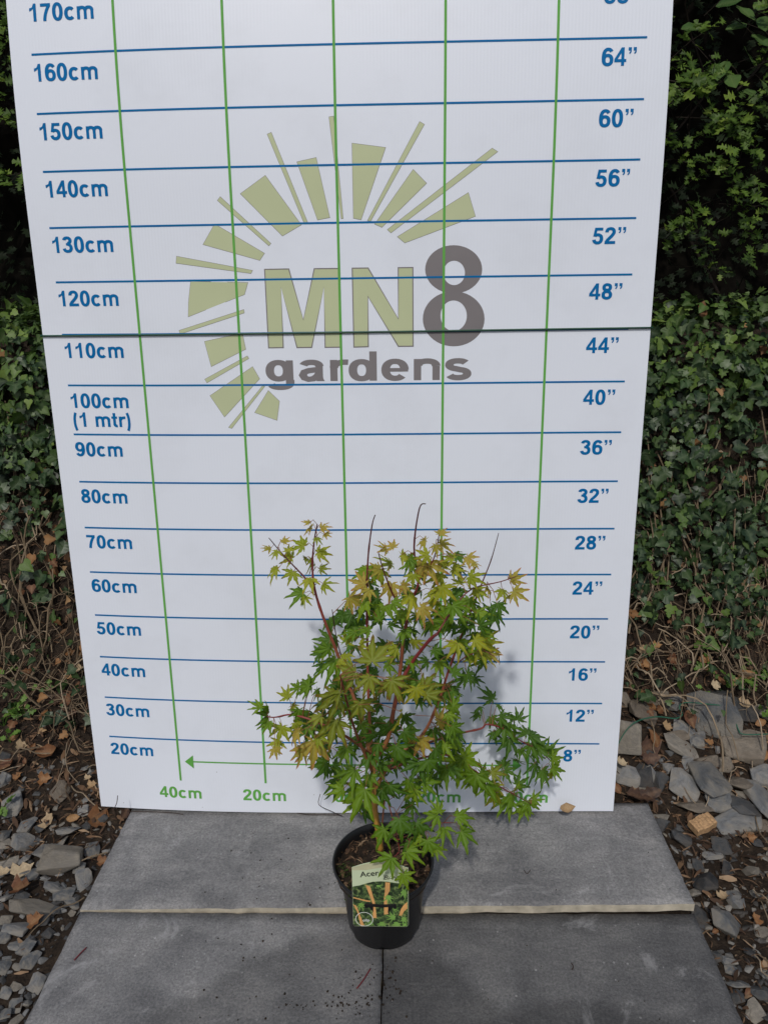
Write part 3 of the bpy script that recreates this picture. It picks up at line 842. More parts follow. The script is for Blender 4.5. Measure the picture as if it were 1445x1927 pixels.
leaves(*Z1, -.25, [(630,230,60,180,'O'),(660,220,45,120,'O'),(690,250,55,0,'Y'),(720,265,62,-30,'M'),(790,190,46,170,'O'),(845,165,45,70,'O'),(850,205,62,0,'O'),(830,210,50,-80,'O'),(800,250,60,-160,'Y'),(650,290,82,180,'Y'),
 (780,290,84,-150,'O'),(800,285,80,-60,'O'),(740,305,60,-120,'O'),(905,265,60,150,'Y'),(960,260,60,-40,'O'),(985,285,38,-60,'O'),(540,370,78,170,'O'),(560,395,62,-120,'O'),(650,370,72,-100,'O'),(690,375,66,-20,'O'),(600,310,60,180,'O'),
 (550,440,84,190,'M'),(620,460,82,-95,'M'),(650,450,72,-30,'M'),(720,420,95,-60,'Y'),(770,465,72,-40,'O'),(740,330,62,-90,'Y'),(855,380,86,-80,'Y'),(970,340,68,-20,'Y'),(970,430,72,-100,'M'),(900,460,78,-60,'M'),(840,400,62,200,'Y'),(930,370,62,100,'Y'),
 (1040,385,52,-60,'O'),(1140,352,56,20,'O'),(1105,395,64,-100,'Y'),(1150,400,60,-30,'O'),(1085,450,68,-80,'G'),(1120,430,56,-40,'O'),(880,520,62,180,'M'),(820,525,80,-80,'M'),(890,530,78,-100,'M'),(930,510,68,-30,'M'),(1010,540,68,20,'G'),(1020,580,62,-10,'M'),(1000,490,62,0,'M'),
 (920,615,74,-120,'Y'),(990,600,74,-30,'Y'),(1020,610,84,0,'Y'),(1010,650,88,-60,'Y'),(1050,660,56,0,'O'),(985,665,52,-110,'Y'),(840,690,64,-70,'M'),(745,600,68,-70,'Y'),(670,635,68,-150,'Y'),(700,560,56,-60,'M'),(760,500,62,-100,'M'),(700,480,62,-90,'M'),(860,300,60,60,'Y'),(900,310,60,-10,'Y'),(1000,390,60,-60,'Y')], .035)
leaves(*Z1, -.27, [(560,560,68,170,'M'),(500,570,74,180,'M'),(460,610,56,60,'Y'),(520,620,56,0,'Y'),(465,660,42,-90,'Y'),(390,635,74,200,'M'),(420,680,78,-110,'M'),(430,690,62,-60,'Y'),(600,520,62,120,'M'),(640,540,60,20,'G'),
 (960,740,72,-20,'G'),(900,740,52,30,'G'),(320,790,72,150,'M'),(270,800,62,180,'M'),(760,770,90,-90,'M'),(720,680,62,-60,'M'),(820,640,60,-30,'G')], .03)
leaves(*Z1, -.40, [(570,690,132,95,'B'),(500,735,112,205,'B'),(560,755,98,-105,'B'),(655,760,108,-75,'B'),(780,800,112,15,'B'),(440,820,132,215,'B')], .03)
leaves(*Z2, -.29, [(310,135,68,170,'M'),(340,150,52,-60,'M'),(225,180,56,120,'Y'),(240,215,42,-30,'Y'),(140,250,78,180,'M'),(145,280,62,-110,'M'),(200,300,62,-100,'Y'),(270,230,58,-100,'M'),(185,360,52,-120,'Y'),(170,390,46,-80,'O'),(110,225,52,140,'M'),(250,285,50,-40,'Y'),(300,300,56,-20,'M')], .02)
leaves(*Z2, -.39, [(430,180,122,215,'B'),(520,200,114,-75,'B'),(420,275,124,-100,'B'),(360,260,84,210,'B'),(270,320,72,200,'O'),(330,360,104,-90,'O'),(280,390,72,-110,'O'),(350,340,64,-60,'Y'),(620,120,92,-120,'B'),(650,110,104,-60,'B'),(750,140,92,-80,'Y'),(790,170,92,20,'B'),(690,240,84,-110,'Y')], .03)
leaves(*Z2, -.30, [(770,350,88,-80,'O'),(740,330,62,190,'O'),(840,280,72,20,'O'),(900,215,56,0,'M'),(880,250,52,-60,'M'),(900,300,62,-30,'M'),(380,410,52,-80,'M'),
 (520,290,82,-60,'M'),(460,390,78,-100,'M'),(500,480,94,-110,'M'),(560,500,74,-80,'M'),(640,540,98,-70,'G'),(540,560,114,-110,'M'),(610,560,74,-60,'G'),(670,380,98,-70,'G'),(690,420,74,-50,'G'),(600,370,84,-130,'G'),(560,420,74,-90,'G'),
 (720,520,84,-60,'M'),(750,560,72,-90,'M'),(780,530,62,0,'M'),(830,390,84,-60,'G'),(800,440,84,-90,'G'),(760,450,74,-110,'G'),(870,370,74,-90,'M'),(910,360,62,0,'M'),(880,330,72,20,'M'),(640,300,84,-60,'G'),(580,330,84,-100,'G'),(700,320,74,-40,'G'),(460,500,60,190,'M'),(600,460,70,-30,'G'),(450,560,54,200,'M')], .035)
leaves(*Z2, -.20, [(1000,500,84,-100,'M'),(1060,490,72,0,'B'),(1040,540,72,-60,'M')], .01)
leaves(*ZA, -.09, [(530,600,110,130,'G'),(560,640,84,20,'G'),(450,650,84,180,'G'),(440,700,74,200,'G'),(520,720,94,-60,'G'),(640,700,114,20,'G'),(620,770,124,-90,'G'),(700,740,84,60,'G'),(530,820,84,-80,'G'),(640,870,134,-100,'G'),(760,840,114,100,'G'),(780,850,124,20,'G'),(790,900,104,-70,'G'),(720,940,104,-80,'G'),(840,930,104,0,'G'),
 (820,960,84,-60,'G'),(910,970,94,60,'G'),(930,1000,94,0,'M'),(940,1070,124,-60,'Y'),(930,1070,114,0,'M'),(810,1040,134,-75,'G'),(860,1080,114,-60,'G'),(700,1010,74,-100,'G'),(600,1060,104,120,'G'),(610,1080,94,-30,'G'),(690,1180,104,30,'G'),(690,1200,94,-40,'M'),(570,1200,94,200,'M'),(540,1240,104,-95,'Y'),(650,1250,134,-80,'M'),(640,1280,124,-110,'M'),(770,1290,114,-80,'M'),(800,1280,84,0,'M'),(740,1330,104,-110,'M'),(580,720,90,-20,'G'),(680,800,90,-50,'G')], .018)
leaves(*ZA, -.16, [(320,1000,175,-95,'M'),(330,1000,124,20,'M'),(280,1020,144,-140,'M'),(430,1110,134,-95,'M'),(450,1100,124,10,'M'),(370,1120,94,200,'M'),(520,1180,84,-40,'Y'),(230,640,84,0,'M'),(250,700,80,-60,'M'),(330,450,84,20,'G'),(400,460,84,-20,'G')], .01)
leaves(*ZC, -.32, [(590,255,152,-110,'M'),(690,185,142,-80,'G'),(810,210,114,-60,'G'),(950,160,104,-150,'M'),(960,140,94,80,'M'),(1080,170,114,10,'M'),(1000,250,124,-80,'M'),(1110,270,124,-40,'M'),(880,330,124,-70,'M'),(840,310,94,180,'M'),(760,340,94,-80,'G'),(930,380,94,-60,'M'),(780,260,84,150,'G')], .012)
leaves(*ZC, -.392, [(740,410,142,-50,'M'),(640,450,152,-120,'M'),(720,560,110,-70,'M')], .006)
# filler leaves inside the crown, behind the ones above
HULL = [(600,1190),(690,1070),(850,1030),(930,1110),(935,1240),(860,1290),(880,1400),(800,1520),(670,1530),(600,1430),(540,1370),(580,1290)]
def inside(u, v, poly):
    c = False
    for i in range(len(poly)):
        (x1, y1), (x2, y2) = poly[i - 1], poly[i]
        if (y1 > v) != (y2 > v) and u < (x2 - x1) * (v - y1) / (y2 - y1) + x1: c = not c
    return c
while len(LEAVES) < 292:
    u, v = random.uniform(540, 940), random.uniform(1030, 1530)
    if not inside(u, v, HULL): continue
    top = v < 1230
    LEAVES.append((u, v, random.uniform(25, 36), random.uniform(-170, -10), random.choice('YYMMO' if v < 1150 else ('MMGY' if top else 'GGGM')), random.uniform(-.24, -.15)))
pet = Soup()
for u, v, r, a, c, y in LEAVES:
    p = at_y(u, v, y)
    depth = (CAM - p).dot(BACK)
    d = RIGHT * math.cos(math.radians(a)) + UP * math.sin(math.radians(a))
    n = BACK * .62 + Vector((0, 0, .50)) + Vector((random.gauss(0, .44), random.gauss(0, .3), random.gauss(0, .42)))
    M = frame(p - BASE, d, n, r * depth / F_PX * (random.uniform(.98, 1.25) if c != 'B' else random.uniform(.85, 1.05)))
    lf = mesh_obj('leaf', random.choice(LEAFM[c]), tree)
    lf.matrix_local = M @ Matrix.Diagonal((random.uniform(.88, 1.08), 1, random.uniform(.7, 1.5), 1))
    q = min(SK, key=lambda s: (s - p).length + .4 * max(0, s.z - p.z))
    dv = q - p
    if dv.length > .075: q = p + dv * (.075 / dv.length)
    mid = (p + q) / 2 + Vector((0, .004, .006))
    v_, f_ = tube([x - BASE for x in (p, mid, q)], [.00055, .00055, .0007], 4, False)
    pet.add(v_, f_)
Ms, ks = [], []
while len(Ms) < 110:
    u, v = random.uniform(540, 940), random.uniform(1040, 1530)
    if not inside(u, v, HULL): continue
    p = at_y(u, v, random.uniform(-.22, -.12)); depth = (CAM - p).dot(BACK); a = math.radians(random.uniform(-190, 10))
    Ms.append(frame(p - BASE, RIGHT * math.cos(a) + UP * math.sin(a), BACK * .5 + Vector((random.gauss(0, .4), random.gauss(0, .3), .5 + random.gauss(0, .3))), random.uniform(26, 38) * depth / F_PX)); ks.append(random.randrange(9))
o = merged('inner_leaves', LEAFM['G'], Ms, ks, MAPLE['G'], tree); o['kind'] = 'stuff'
M_PET = plain('red_petiole', (.22, .085, .035), .5, .3, .3, 20)
o = pet.build('petioles', M_PET, tree); o['kind'] = 'stuff'

# ------------------------------------------------------------------ plant label card on the pot
CY = -.3805
card = empty('plant_label', (.079, CY, .1135))
tag(card, 'printed plant label card hooked on the front of the black pot', 'label')
M_CARD = plain('card_pale_green', (.52, .60, .40), .4, .4, .03, 20)
M_CARDTOP = plain('card_beige', (.48, .47, .30), .4, .4, .08, 60)
def photo_mat():
    m, nt, bs = new_mat('printed_foliage_photo')
    tc = coords(nt)
    f = noise_tex(nt, tc, 110, 4, .6, 1.2)
    nt.links.new(ramp(nt, [(.36, (.012, .018, .010)), (.48, (.03, .055, .022)), (.56, (.09, .15, .045)), (.66, (.22, .26, .10))], f), bs.inputs['Base Color'])
    bs.inputs['Roughness'].default_value = .35
    return m
M_PHOTO = photo_mat()
M_PSTEM = plain('printed_orange_stem', (.62, .33, .12), .35, .4, .15, 60)
M_PLEAF = plain('printed_leaf_green', (.17, .33, .07), .35, .4, .2, 40)
M_INK = plain('dark_ink', (.03, .035, .03), .4)
M_INKPALE = plain('pale_ink', (.34, .40, .29), .4)
M_WHITEINK = plain('white_ink', (.7, .72, .68), .4)
# card coordinates: s 0..1 across, t 0..1 up (zoomed print coordinates)
CW, CH = .0975, .125
TILT = math.radians(4)
def cpt(s, t, off=0):
    return Vector(((s - .5) * CW, -off - (t - .5) * CH * math.sin(TILT) * -1, t * CH))
def czoom(x, y):   # zoomed photograph of the card: left 325, right 1070 (top) ; top 225 , bottom 1050
    t = (1050 - y) / (1050 - 225)
    return ((x - 322) / (1052 + 26 * t - 322), t)
def card_poly(name, pts, off, mat, thick=0):
    ar = sum(pts[i][0] * pts[(i + 1) % len(pts)][1] - pts[(i + 1) % len(pts)][0] * pts[i][1] for i in range(len(pts)))
    if ar < 0: pts = pts[::-1]
    n = len(pts)
    vs = [cpt(s, t, off) for s, t in pts]; fs = [tuple(range(n))]
    if thick:
        vs += [cpt(s, t, off - thick) for s, t in pts]
        fs.append(tuple(range(2 * n - 1, n - 1, -1)))
        fs += [(i, n + i, n + (i + 1) % n, (i + 1) % n) for i in range(n)]
    return mesh_obj(name, mk_mesh(name, vs, fs, mat), card)
arch = [(0, .03), (.03, 0), (.97, 0), (1, .03), (1, .985)] + [(1 - k / 12, .985 + .10 * math.sin(math.pi * k / 12)) for k in range(1, 12)] + [(0, .985)]
card_poly('card', arch, 0, M_CARD, .0007)
card_poly('card_band', [(.005, .94), (.25, .945), (.5, .985), (.75, .97), (.995, .95), (.995, .985)] + [(1 - k / 12, .98 + .095 * math.sin(math.pi * k / 12)) for k in range(1, 12)] + [(.005, .985)], .0002, M_CARDTOP)
wave = [czoom(325, 498), czoom(420, 480), czoom(520, 448), czoom(600, 428), czoom(700, 420), czoom(800, 425), czoom(900, 440), czoom(1065, 462)]
card_poly('card_picture', [(.004, .03), (.03, .004), (.97, .004), (.996, .03)] + [(min(.996, s), t) for s, t in wave[::-1]] + [], .0002, M_PHOTO)
for q in ([(500,470),(560,490),(620,720),(635,930),(585,930),(590,740)], [(765,432),(825,436),(822,540),(790,600),(790,870),(735,880),(740,640),(755,560)], [(325,740),(370,760),(470,1045),(420,1045),(380,850)], [(930,890),(960,800),(1000,740),(1046,700),(1046,790),(1000,830),(970,890)], [(330,640),(500,680),(560,690),(560,705),(500,700),(330,655)]):
    card_poly('printed_stem', [czoom(*p) for p in q], .0004, M_PSTEM)
r7 = random.Random(3)
for x, y, s_, a in ((800,630,120,-100),(430,740,110,-70),(860,920,120,160),(700,1000,110,-90),(890,1000,110,-80),(990,930,100,-60),(1000,560,130,-40),(660,470,90,0),(870,790,80,-30),(560,1000,90,-120),(1010,1010,70,-110)):
    pts = []
    for k, (da, l) in enumerate(((-120,.35),(-98,.2),(-78,.75),(-58,.28),(-38,.95),(-19,.32),(0,1),(19,.32),(38,.95),(58,.28),(78,.75),(98,.2),(120,.35))):
        w = math.radians(a + da)
        px_, py_ = x + s_ * l * math.cos(w), y - s_ * l * math.sin(w)
        pts.append(czoom(min(1046, max(330, px_)), min(1044, max(470, py_))))
    card_poly('printed_leaf', pts, .0006, M_PLEAF)
# roundel, lower corner
cx_, cy_ = 470, 945
ringp = [(cx_ + 118 * math.cos(w), cy_ + 100 * math.sin(w)) for w in np.linspace(0, 2 * math.pi, 25)[:-1]]
vs, fs = [], []
for k, (x, y) in enumerate(ringp):
    vs.append(cpt(*czoom(max(330, x), min(1044, y)), .0008)); vs.append(cpt(*czoom(max(336, cx_ + (x - cx_) * .93), min(1038, cy_ + (y - cy_) * .93)), .0008))
fs = [(2 * k, 2 * k + 1, (2 * k + 3) % 48, (2 * k + 2) % 48) for k in range(24)]
mesh_obj('printed_roundel', mk_mesh('printed_roundel', vs, fs, M_WHITEINK), card)
def card_text(body, x, y, size, mat, off, shear=0.0, rot=0.0, bold=0.0):
    c = bpy.data.curves.new('label_text', 'FONT'); c.body = body; c.size = 1; c.shear = shear; c.offset = bold
    o = bpy.data.objects.new('tmp', c); COL.objects.link(o)
    dg = bpy.context.evaluated_depsgraph_get(); dg.update()
    m = bpy.data.meshes.new_from_object(o.evaluated_get(dg))
    bpy.data.objects.remove(o); bpy.data.curves.remove(c)
    s0, t0 = czoom(x, y)
    b = cpt(s0, t0, off)
    ca, sa = math.cos(rot), math.sin(rot)
    for v in m.vertices:
        px_, pz_ = v.co.x * size, v.co.y * size
        v.co = b + Vector((px_ * ca - pz_ * sa, 0, px_ * sa + pz_ * ca))
    m.materials.clear(); m.materials.append(mat)
    return mesh_obj('label_text', m, card)
card_text('Acer', 432, 368, .0165, M_INK, .0004, .1, .16, .012)
card_text('PALMATUM', 640, 333, .0095, M_INKPALE, .0004, 0, .03)
card_text("'Bi-hoo'", 715, 395, .0135, M_INK, .0004, .35, -.04)
card_text('olip', 448, 978, .0085, M_WHITEINK, .0008, 0, .05, .02)
# black clip of the pot through the card slots
bm = bmesh.new()
def clip_piece(pts, y0, y1):
    vs = [cpt(*czoom(*p), y0) for p in pts] + [cpt(*czoom(*p), y1) for p in pts]
    n = len(pts); bv = [bm.verts.new(v) for v in vs]
    bm.faces.new(bv[:n]); bm.faces.new(bv[n:][::-1])
    for i in range(n): bm.faces.new((bv[i], bv[n + i], bv[n + (i + 1) % n], bv[(i + 1) % n]))
clip_piece([(480,725),(600,728),(690,735),(780,732),(900,722),(902,780),(870,782),(850,752),(690,765),(540,750),(515,775),(482,770)], .0007, .0030)
clip_piece([(525,752),(592,755),(592,835),(560,795)], .0007, .0020)
clip_piece([(795,757),(860,752),(830,800),(785,845)], .0007, .0020)
bmesh.ops.recalc_face_normals(bm, faces=bm.faces)
mesh_obj('clip', bm_mesh('clip', bm, M_POT), card)

# ------------------------------------------------------------------ stones
def stone_mesh(name, mat, seed, flat=.5):
    r = random.Random(seed)
    bm = bmesh.new()
    for i in range(15):
        v = Vector((r.uniform(-1, 1), r.uniform(-1, 1), r.uniform(-1, 1)))
        m_ = max(abs(v.x), abs(v.y), abs(v.z)); v = v / m_ * r.uniform(.72, 1.0)
        v.z *= flat
        bm.verts.new((v.x * .5, v.y * .5, v.z * .5))
    res = bmesh.ops.convex_hull(bm, input=bm.verts)
    bmesh.ops.delete(bm, geom=list({g for g in res['geom_interior'] + res['geom_unused'] if isinstance(g, bmesh.types.BMVert)}), context='VERTS')
    bmesh.ops.bevel(bm, geom=list(bm.edges), offset=.022, segments=1, affect='EDGES')
    bmesh.ops.recalc_face_normals(bm, faces=bm.faces)
    return bm_mesh(name, bm, mat)
STONES = {t: [stone_mesh('stone_' + t, m, 50 + k, (.35, .55, .7, .45)[k % 4]) for k in range(8)] for t, m in M_STONE.items()}
PLACED = []
def put_stone(name, p, sx, sy, sz, tone, parent, tilt=.25, yaw=None):
    n = ground_normal(p.x, p.y)
    n = (n + Vector((random.gauss(0, tilt), random.gauss(0, tilt), 0))).normalized()
    o = bpy.data.objects.new(name, random.choice(STONES[tone]))
    w = random.uniform(0, 6.3) if yaw is None else yaw
    M = frame(p, (math.sin(w), math.cos(w), 0), n, 1.0)
    link(o, parent)
    o.matrix_local = M @ Matrix.Diagonal((sx, sy, sz, 1))
    PLACED.append((p.x, p.y, max(sx, sy) * .42))
    return o
def px_stone(ox, oy, sc, x, y, w, h, tone, name, parent, big=1.0):
    u, v = ox + x * sc, oy + y * sc
    p = at_ground(u, v + h * sc * .25)
    depth = (CAM - p).dot(BACK)
    k_ = 1.0 if ox > 500 else .86
    W = w * sc * depth / F_PX * 1.32 * k_; H = h * sc * depth / F_PX * 1.5 * k_
    p.z = ground_z(p.x, p.y) + .19 * min(W, H)
    o = put_stone(name, p, W, max(H, W * .5), min(W, H) * random.uniform(.75, 1.0) * big, tone, parent, .28, random.uniform(-.35, .35))
    return o
R5, L4 = (1100, 1150, .403), (0, 1150, .4034)
HEAP = [  # distinctive rocks of the heap beside the board, each a thing
 (260,450,115,110,'brown','blunt earthy brown rock at the foot of the ivy beside the chart'),
 (200,600,105,115,'tan','rounded buff rock inside the curve of green wire'),
 (590,490,190,170,'slate','large flat blue-grey slate slab tilted against the heap top'),
 (590,392,150,66,'dark','dark thin slate lying under the ivy edge'),
 (725,470,125,90,'dark','dark slate half covered by the loose wire end'),
 (460,555,95,62,'slate','small grey slate between the dry leaves and the big slab'),
 (450,636,165,74,'tan','long pale buff stone lying across the middle of the heap'),
 (730,620,165,125,'brown','big blocky brown rock on the outer side of the heap'),
 (590,775,135,165,'slate','upright pointed grey slate standing in the lower heap'),
 (455,812,115,112,'slate','square grey slate block leaning beside the pointed one'),
 (712,800,135,95,'brown','brown split rock below the big blocky one'),
 (830,870,115,175,'slate','tall grey stone with muddy face at the outer heap edge'),
 (520,912,145,72,'brown','mud-stained rock at the foot of the heap'),
 (700,972,205,92,'slate','long two-toned slate beside the split wood block'),
 (750,925,130,80,'dark','dark damp rock tucked behind the two-toned slate'),
 (265,745,74,104,'dark','dark stone wedged near the chart edge among red-brown leaves'),
]
for x, y, w, h, t, lab in HEAP:
    o = px_stone(*R5, x, y, w, h, t, 'slate_rock', None)
    tag(o, lab, 'rock', 'rubble rocks heaped beside the chart')
for x, y, w, h, t in [(410,445,85,70,'slate'),(520,598,60,64,'slate'),(480,712,52,62,'slate'),(560,712,115,52,'brown'),(430,592,92,42,'brown'),(820,760,92,82,'slate'),(662,842,64,44,'tan'),(742,866,72,28,'tan'),(620,892,104,84,'slate'),(190,772,94,84,'slate'),(350,802,62,84,'dark'),(320,772,42,84,'slate'),(262,822,64,34,'tan'),
 (445,1050,84,62,'dark'),(350,1010,64,54,'dark'),(640,1100,84,64,'dark'),(590,1140,84,44,'slate'),(555,1260,104,94,'dark'),(500,1310,64,64,'tan'),(700,1330,74,42,'slate'),(710,1370,64,64,'slate'),(775,1220,64,54,'tan'),(665,1480,124,114,'slate'),(530,1420,64,64,'dark'),(530,1190,54,44,'dark'),(535,1500,54,44,'dark'),(600,1620,54,44,'dark'),(670,1640,64,34,'slate'),(680,1680,54,34,'slate'),(710,1740,94,36,'slate'),(820,1780,94,64,'dark'),(780,1870,74,64,'tan'),(830,1500,64,44,'tan'),(700,1800,64,54,'dark'),(840,1700,50,40,'slate'),(760,1590,50,40,'dark'),(840,1890,60,50,'dark'),(170,420,70,70,'brown'),(350,410,80,50,'brown'),(300,690,60,60,'dark'),(840,1000,60,60,'brown'),(640,720,70,60,'brown')]:
    px_stone(*R5, x, y, w, h, t, 'stone', ground)
for x, y, w, h, t in [(285,835,88,84,'brown'),(20,790,64,74,'slate'),(60,900,94,104,'slate'),(20,680,64,34,'dark'),(400,735,44,34,'slate'),(210,750,64,44,'slate'),(130,990,64,74,'slate'),(20,1040,64,74,'slate'),(20,1085,84,54,'tan'),(110,1085,124,104,'slate'),(225,1110,104,94,'slate'),(290,1075,54,64,'tan'),(320,1020,104,64,'slate'),(415,1010,64,44,'dark'),(290,1160,195,124,'tan'),(435,1105,74,84,'slate'),(120,1155,64,64,'slate'),(35,1175,104,34,'tan'),(370,1195,64,54,'slate'),(255,1280,94,64,'slate'),(95,1340,84,74,'dark'),(160,1395,265,94,'tan'),(340,1360,84,34,'slate'),(300,1320,94,54,'slate'),(30,1330,54,54,'slate'),(80,1475,124,64,'slate'),(190,1450,84,74,'dark'),(125,1570,84,64,'slate'),(145,1620,74,74,'slate'),(80,1560,74,44,'slate'),(20,1650,64,74,'slate'),(175,1730,74,84,'slate'),(75,1845,74,64,'slate'),(80,1755,64,34,'tan'),(130,1830,54,54,'slate'),(200,1180,54,44,'slate'),(20,1220,60,40,'slate'),(30,1440,54,44,'tan'),(230,1510,54,44,'dark'),(270,1400,54,44,'dark'),(20,1520,64,54,'slate'),(30,1780,54,54,'slate'),(20,1890,74,54,'slate')]:
    px_stone(*L4, x, y, w, h, t, 'stone', ground)
def free(x, y, r, pad=.8):
    return all((x - a) ** 2 + (y - b) ** 2 > ((r + c) * pad) ** 2 for a, b, c in PLACED)
def on_slab(x, y, m=.0): return -.54 - m < x < .70 + m and y < .05
n_st = 0
tries = 0
while n_st < 200 and tries < 9000:
    tries += 1
    side = random.random() < .5
    x = random.uniform(.71, 1.35) if side else random.uniform(-1.25, -.55)
    y = random.uniform(-.75, .33) if side else random.uniform(-.8, .12)
    if side and y < .0 and random.random() < .35: continue
    s = random.choice((.018, .022, .028, .035, .045))
    if on_slab(x, y, .01) or not free(x, y, s * .5): continue
    p = Vector((x, y, ground_z(x, y) + .15 * s))
    tone = random.choice(('slate', 'slate', 'slate', 'dark', 'tan') if not side else ('slate', 'dark', 'dark', 'brown', 'tan'))
    put_stone('stone', p, s * random.uniform(.9, 1.4), s * random.uniform(.7, 1.0), s * random.uniform(.5, .9), tone, ground, .3)
    n_st += 1
# gravel chips too many to count
for tone, cnt in (('slate', 2600), ('dark', 3200), ('tan', 350)):
    Ms, ks = [], []
    while len(Ms) < cnt:
        side = random.random() < (.42 if tone != 'dark' else .55)
        x = random.uniform(.69, 1.5) if side else random.uniform(-1.4, -.53)
        y = random.uniform(-.9, .30) if side else random.uniform(-1.0, .16)
        if on_slab(x, y): continue
        if y > .0 and random.random() < .6: continue
        s = random.choice((.006, .008, .011, .015, .020))
        n = ground_normal(x, y) + Vector((random.gauss(0, .4), random.gauss(0, .4), 0))
        Ms.append(frame((x, y, ground_z(x, y) + .001), (random.gauss(0, 1), random.gauss(0, 1), 0), n, s) @ Matrix.Diagonal((random.uniform(.8, 1.5), random.uniform(.6, 1), random.uniform(.5, .9), 1))); ks.append(random.randrange(8))
    o = merged('gravel', STONES[tone], Ms, ks, M_STONE[tone])
    tag(o, {'slate': 'small grey slate chippings', 'dark': 'small dark damp chippings', 'tan': 'small buff chippings'}[tone] + ' scattered beside the paving', 'gravel', kind='stuff')

# ------------------------------------------------------------------ litter, dead stems
Ms, ks = [], []
while len(Ms) < 11000:
    side = random.random() < .5
    x = random.uniform(.60, 1.5) if side else random.uniform(-1.45, -.50)
    y = random.uniform(-.75, .62) if side else random.uniform(-.6, .62)
    if on_slab(x, y, -.002): continue
    if not side and y < -.10 and random.random() < .9: continue
    if side and y < -.05 and random.random() < .45: continue
    n = ground_normal(x, y) + Vector((random.gauss(0, .45), random.gauss(0, .45), 0))
    Ms.append(frame((x, y, ground_z(x, y) + random.uniform(.001, .012)), (random.gauss(0, 1), random.gauss(0, 1), random.gauss(0, .2)), n, random.choice((.008, .012, .016, .022, .03)) * random.uniform(.8, 1.2))); ks.append(random.choice((0, 0, 1, 2, 3, 3)))
o = merged('leaf_litter', FLAKES, Ms, ks, M_LITTER)
tag(o, 'brown shredded leaf and bark litter covering the soil', 'litter', kind='stuff')
stems = Soup(); SLEN = []
def bank_stem(x, y, length, r, spread=.6, lift=.02):
    pts = []
    a = random.uniform(0, 6.3) if random.random() < .85 else random.choice((1.3, 1.9, -1.5))
    n = 7
    l0 = lift * random.random()
    for k in range(n):
        pts.append(Vector((x, y, ground_z(x, y) + .006 + l0 + lift * math.sin(math.pi * k / (n - 1)) * random.random())))
        nn = ground_normal(x, y)
        st_ = length / n
        x += math.cos(a) * st_; y += math.sin(a) * st_ * nn.z
        a += random.gauss(0, spread)
    v_, f_ = tube(smooth_path(pts, 2), r, 4, False)
    stems.add(v_, f_); SLEN.append(len(v_))
for i in range(430):
    side = random.random() < .55
    x = random.uniform(.62, 1.45) if side else random.uniform(-1.4, -.6)
    y = random.triangular(.30, .66, .44) if side else random.triangular(.12, .70, .46)
    bank_stem(x, y, random.uniform(.08, .38), random.choice((.0005, .0007, .0009, .0013, .0018, .0024)), .34, .06)
for i in range(70):
    side = random.random() < .5
    x = random.uniform(.70, 1.3) if side else random.uniform(-1.2, -.58)
    y = random.uniform(-.4, .3)
    if on_slab(x, y, .06): continue
    bank_stem(x, y, random.uniform(.05, .16), random.uniform(.0007, .0016), .25, .015)
o = stems.build('dead_stems', M_STEM, None)
a_ = o.data.attributes.new('rnd', 'FLOAT', 'POINT')
a_.data.foreach_set('value', np.repeat(rng.random(len(SLEN)), SLEN))
tag(o, 'tangle of dry tan stems and bare runners on the lower bank', 'dead stems', kind='stuff')

# ------------------------------------------------------------------ ivy on the bank
def outline_leaf(name, mat, pts, seed, cup=.15, rib=True):
    """flat-outline leaf fanned from its midrib; pts = right half from base to tip"""
    r = random.Random(seed)
    vs, tip, fs = [], [], []
    ys = [p[1] for p in pts]
    n = len(pts)
    mid = []
    for k in range(n):
        my = pts[0][1] + (pts[-1][1] - pts[0][1]) * k / (n - 1)
        mid.append(len(vs)); vs.append((0, my, 0)); tip.append(-.8)
    R_, L_ = [mid[0]], [mid[0]]
    for k in range(1, n - 1):
        for s, lst in ((1, R_), (-1, L_)):
            x, y = pts[k][0] * s * r.uniform(.9, 1.1), pts[k][1] + r.uniform(-.03, .03)
            lst.append(len(vs)); vs.append((x, y, cup * abs(x) - .25 * (y - .4) ** 2 + r.uniform(-.03, .03))); tip.append(.6)
    R_.append(mid[-1]); L_.append(mid[-1])
    for k in range(n - 1):
        a, b, c, d = mid[k], R_[k], R_[k + 1], mid[k + 1]
        fs.append(tuple(dict.fromkeys((a, b, c, d)))); 
        a, b, c, d = mid[k], mid[k + 1], L_[k + 1], L_[k]
        fs.append(tuple(dict.fromkeys((a, b, c, d))))
    fs = [f for f in fs if len(f) >= 3]
    m = mk_mesh(name, vs, fs, mat)
    at = m.attributes.new('tip', 'FLOAT', 'POINT'); at.data.foreach_set('value', tip)
    return m
IVY_PTS = [(0, 0), (.20, -.12), (.42, .02), (.56, .22), (.30, .36), (.42, .62), (.17, .66), (0, 1.0)]
IVY_PTS2 = [(0, 0), (.26, -.14), (.46, .05), (.48, .30), (.30, .45), (.26, .60), (.12, .82), (0, 1.0)]
IVY = [outline_leaf('ivy_leaf', M_IVY, p, k, .12 + .05 * k) for k, p in enumerate((IVY_PTS, IVY_PTS2, IVY_PTS, IVY_PTS2))]
IVYB = [outline_leaf('ivy_leaf', M_IVYSUN, p, 20 + k, .12 + .05 * k) for k, p in enumerate((IVY_PTS, IVY_PTS2, IVY_PTS, IVY_PTS2))]
ivy = empty('ivy', (0, .45, .2))
tag(ivy, 'dark green ivy carpeting the steep bank behind the chart', 'ivy')
IO = Vector(ivy.location)
def seen(p):
    """rough pixel position of a world point"""
    d = RM.transposed() @ (p - CAM)
    return IMG_W / 2 + F_PX * d.x / -d.z, IMG_H / 2 - F_PX * d.y / -d.z, -d.z
cand = []
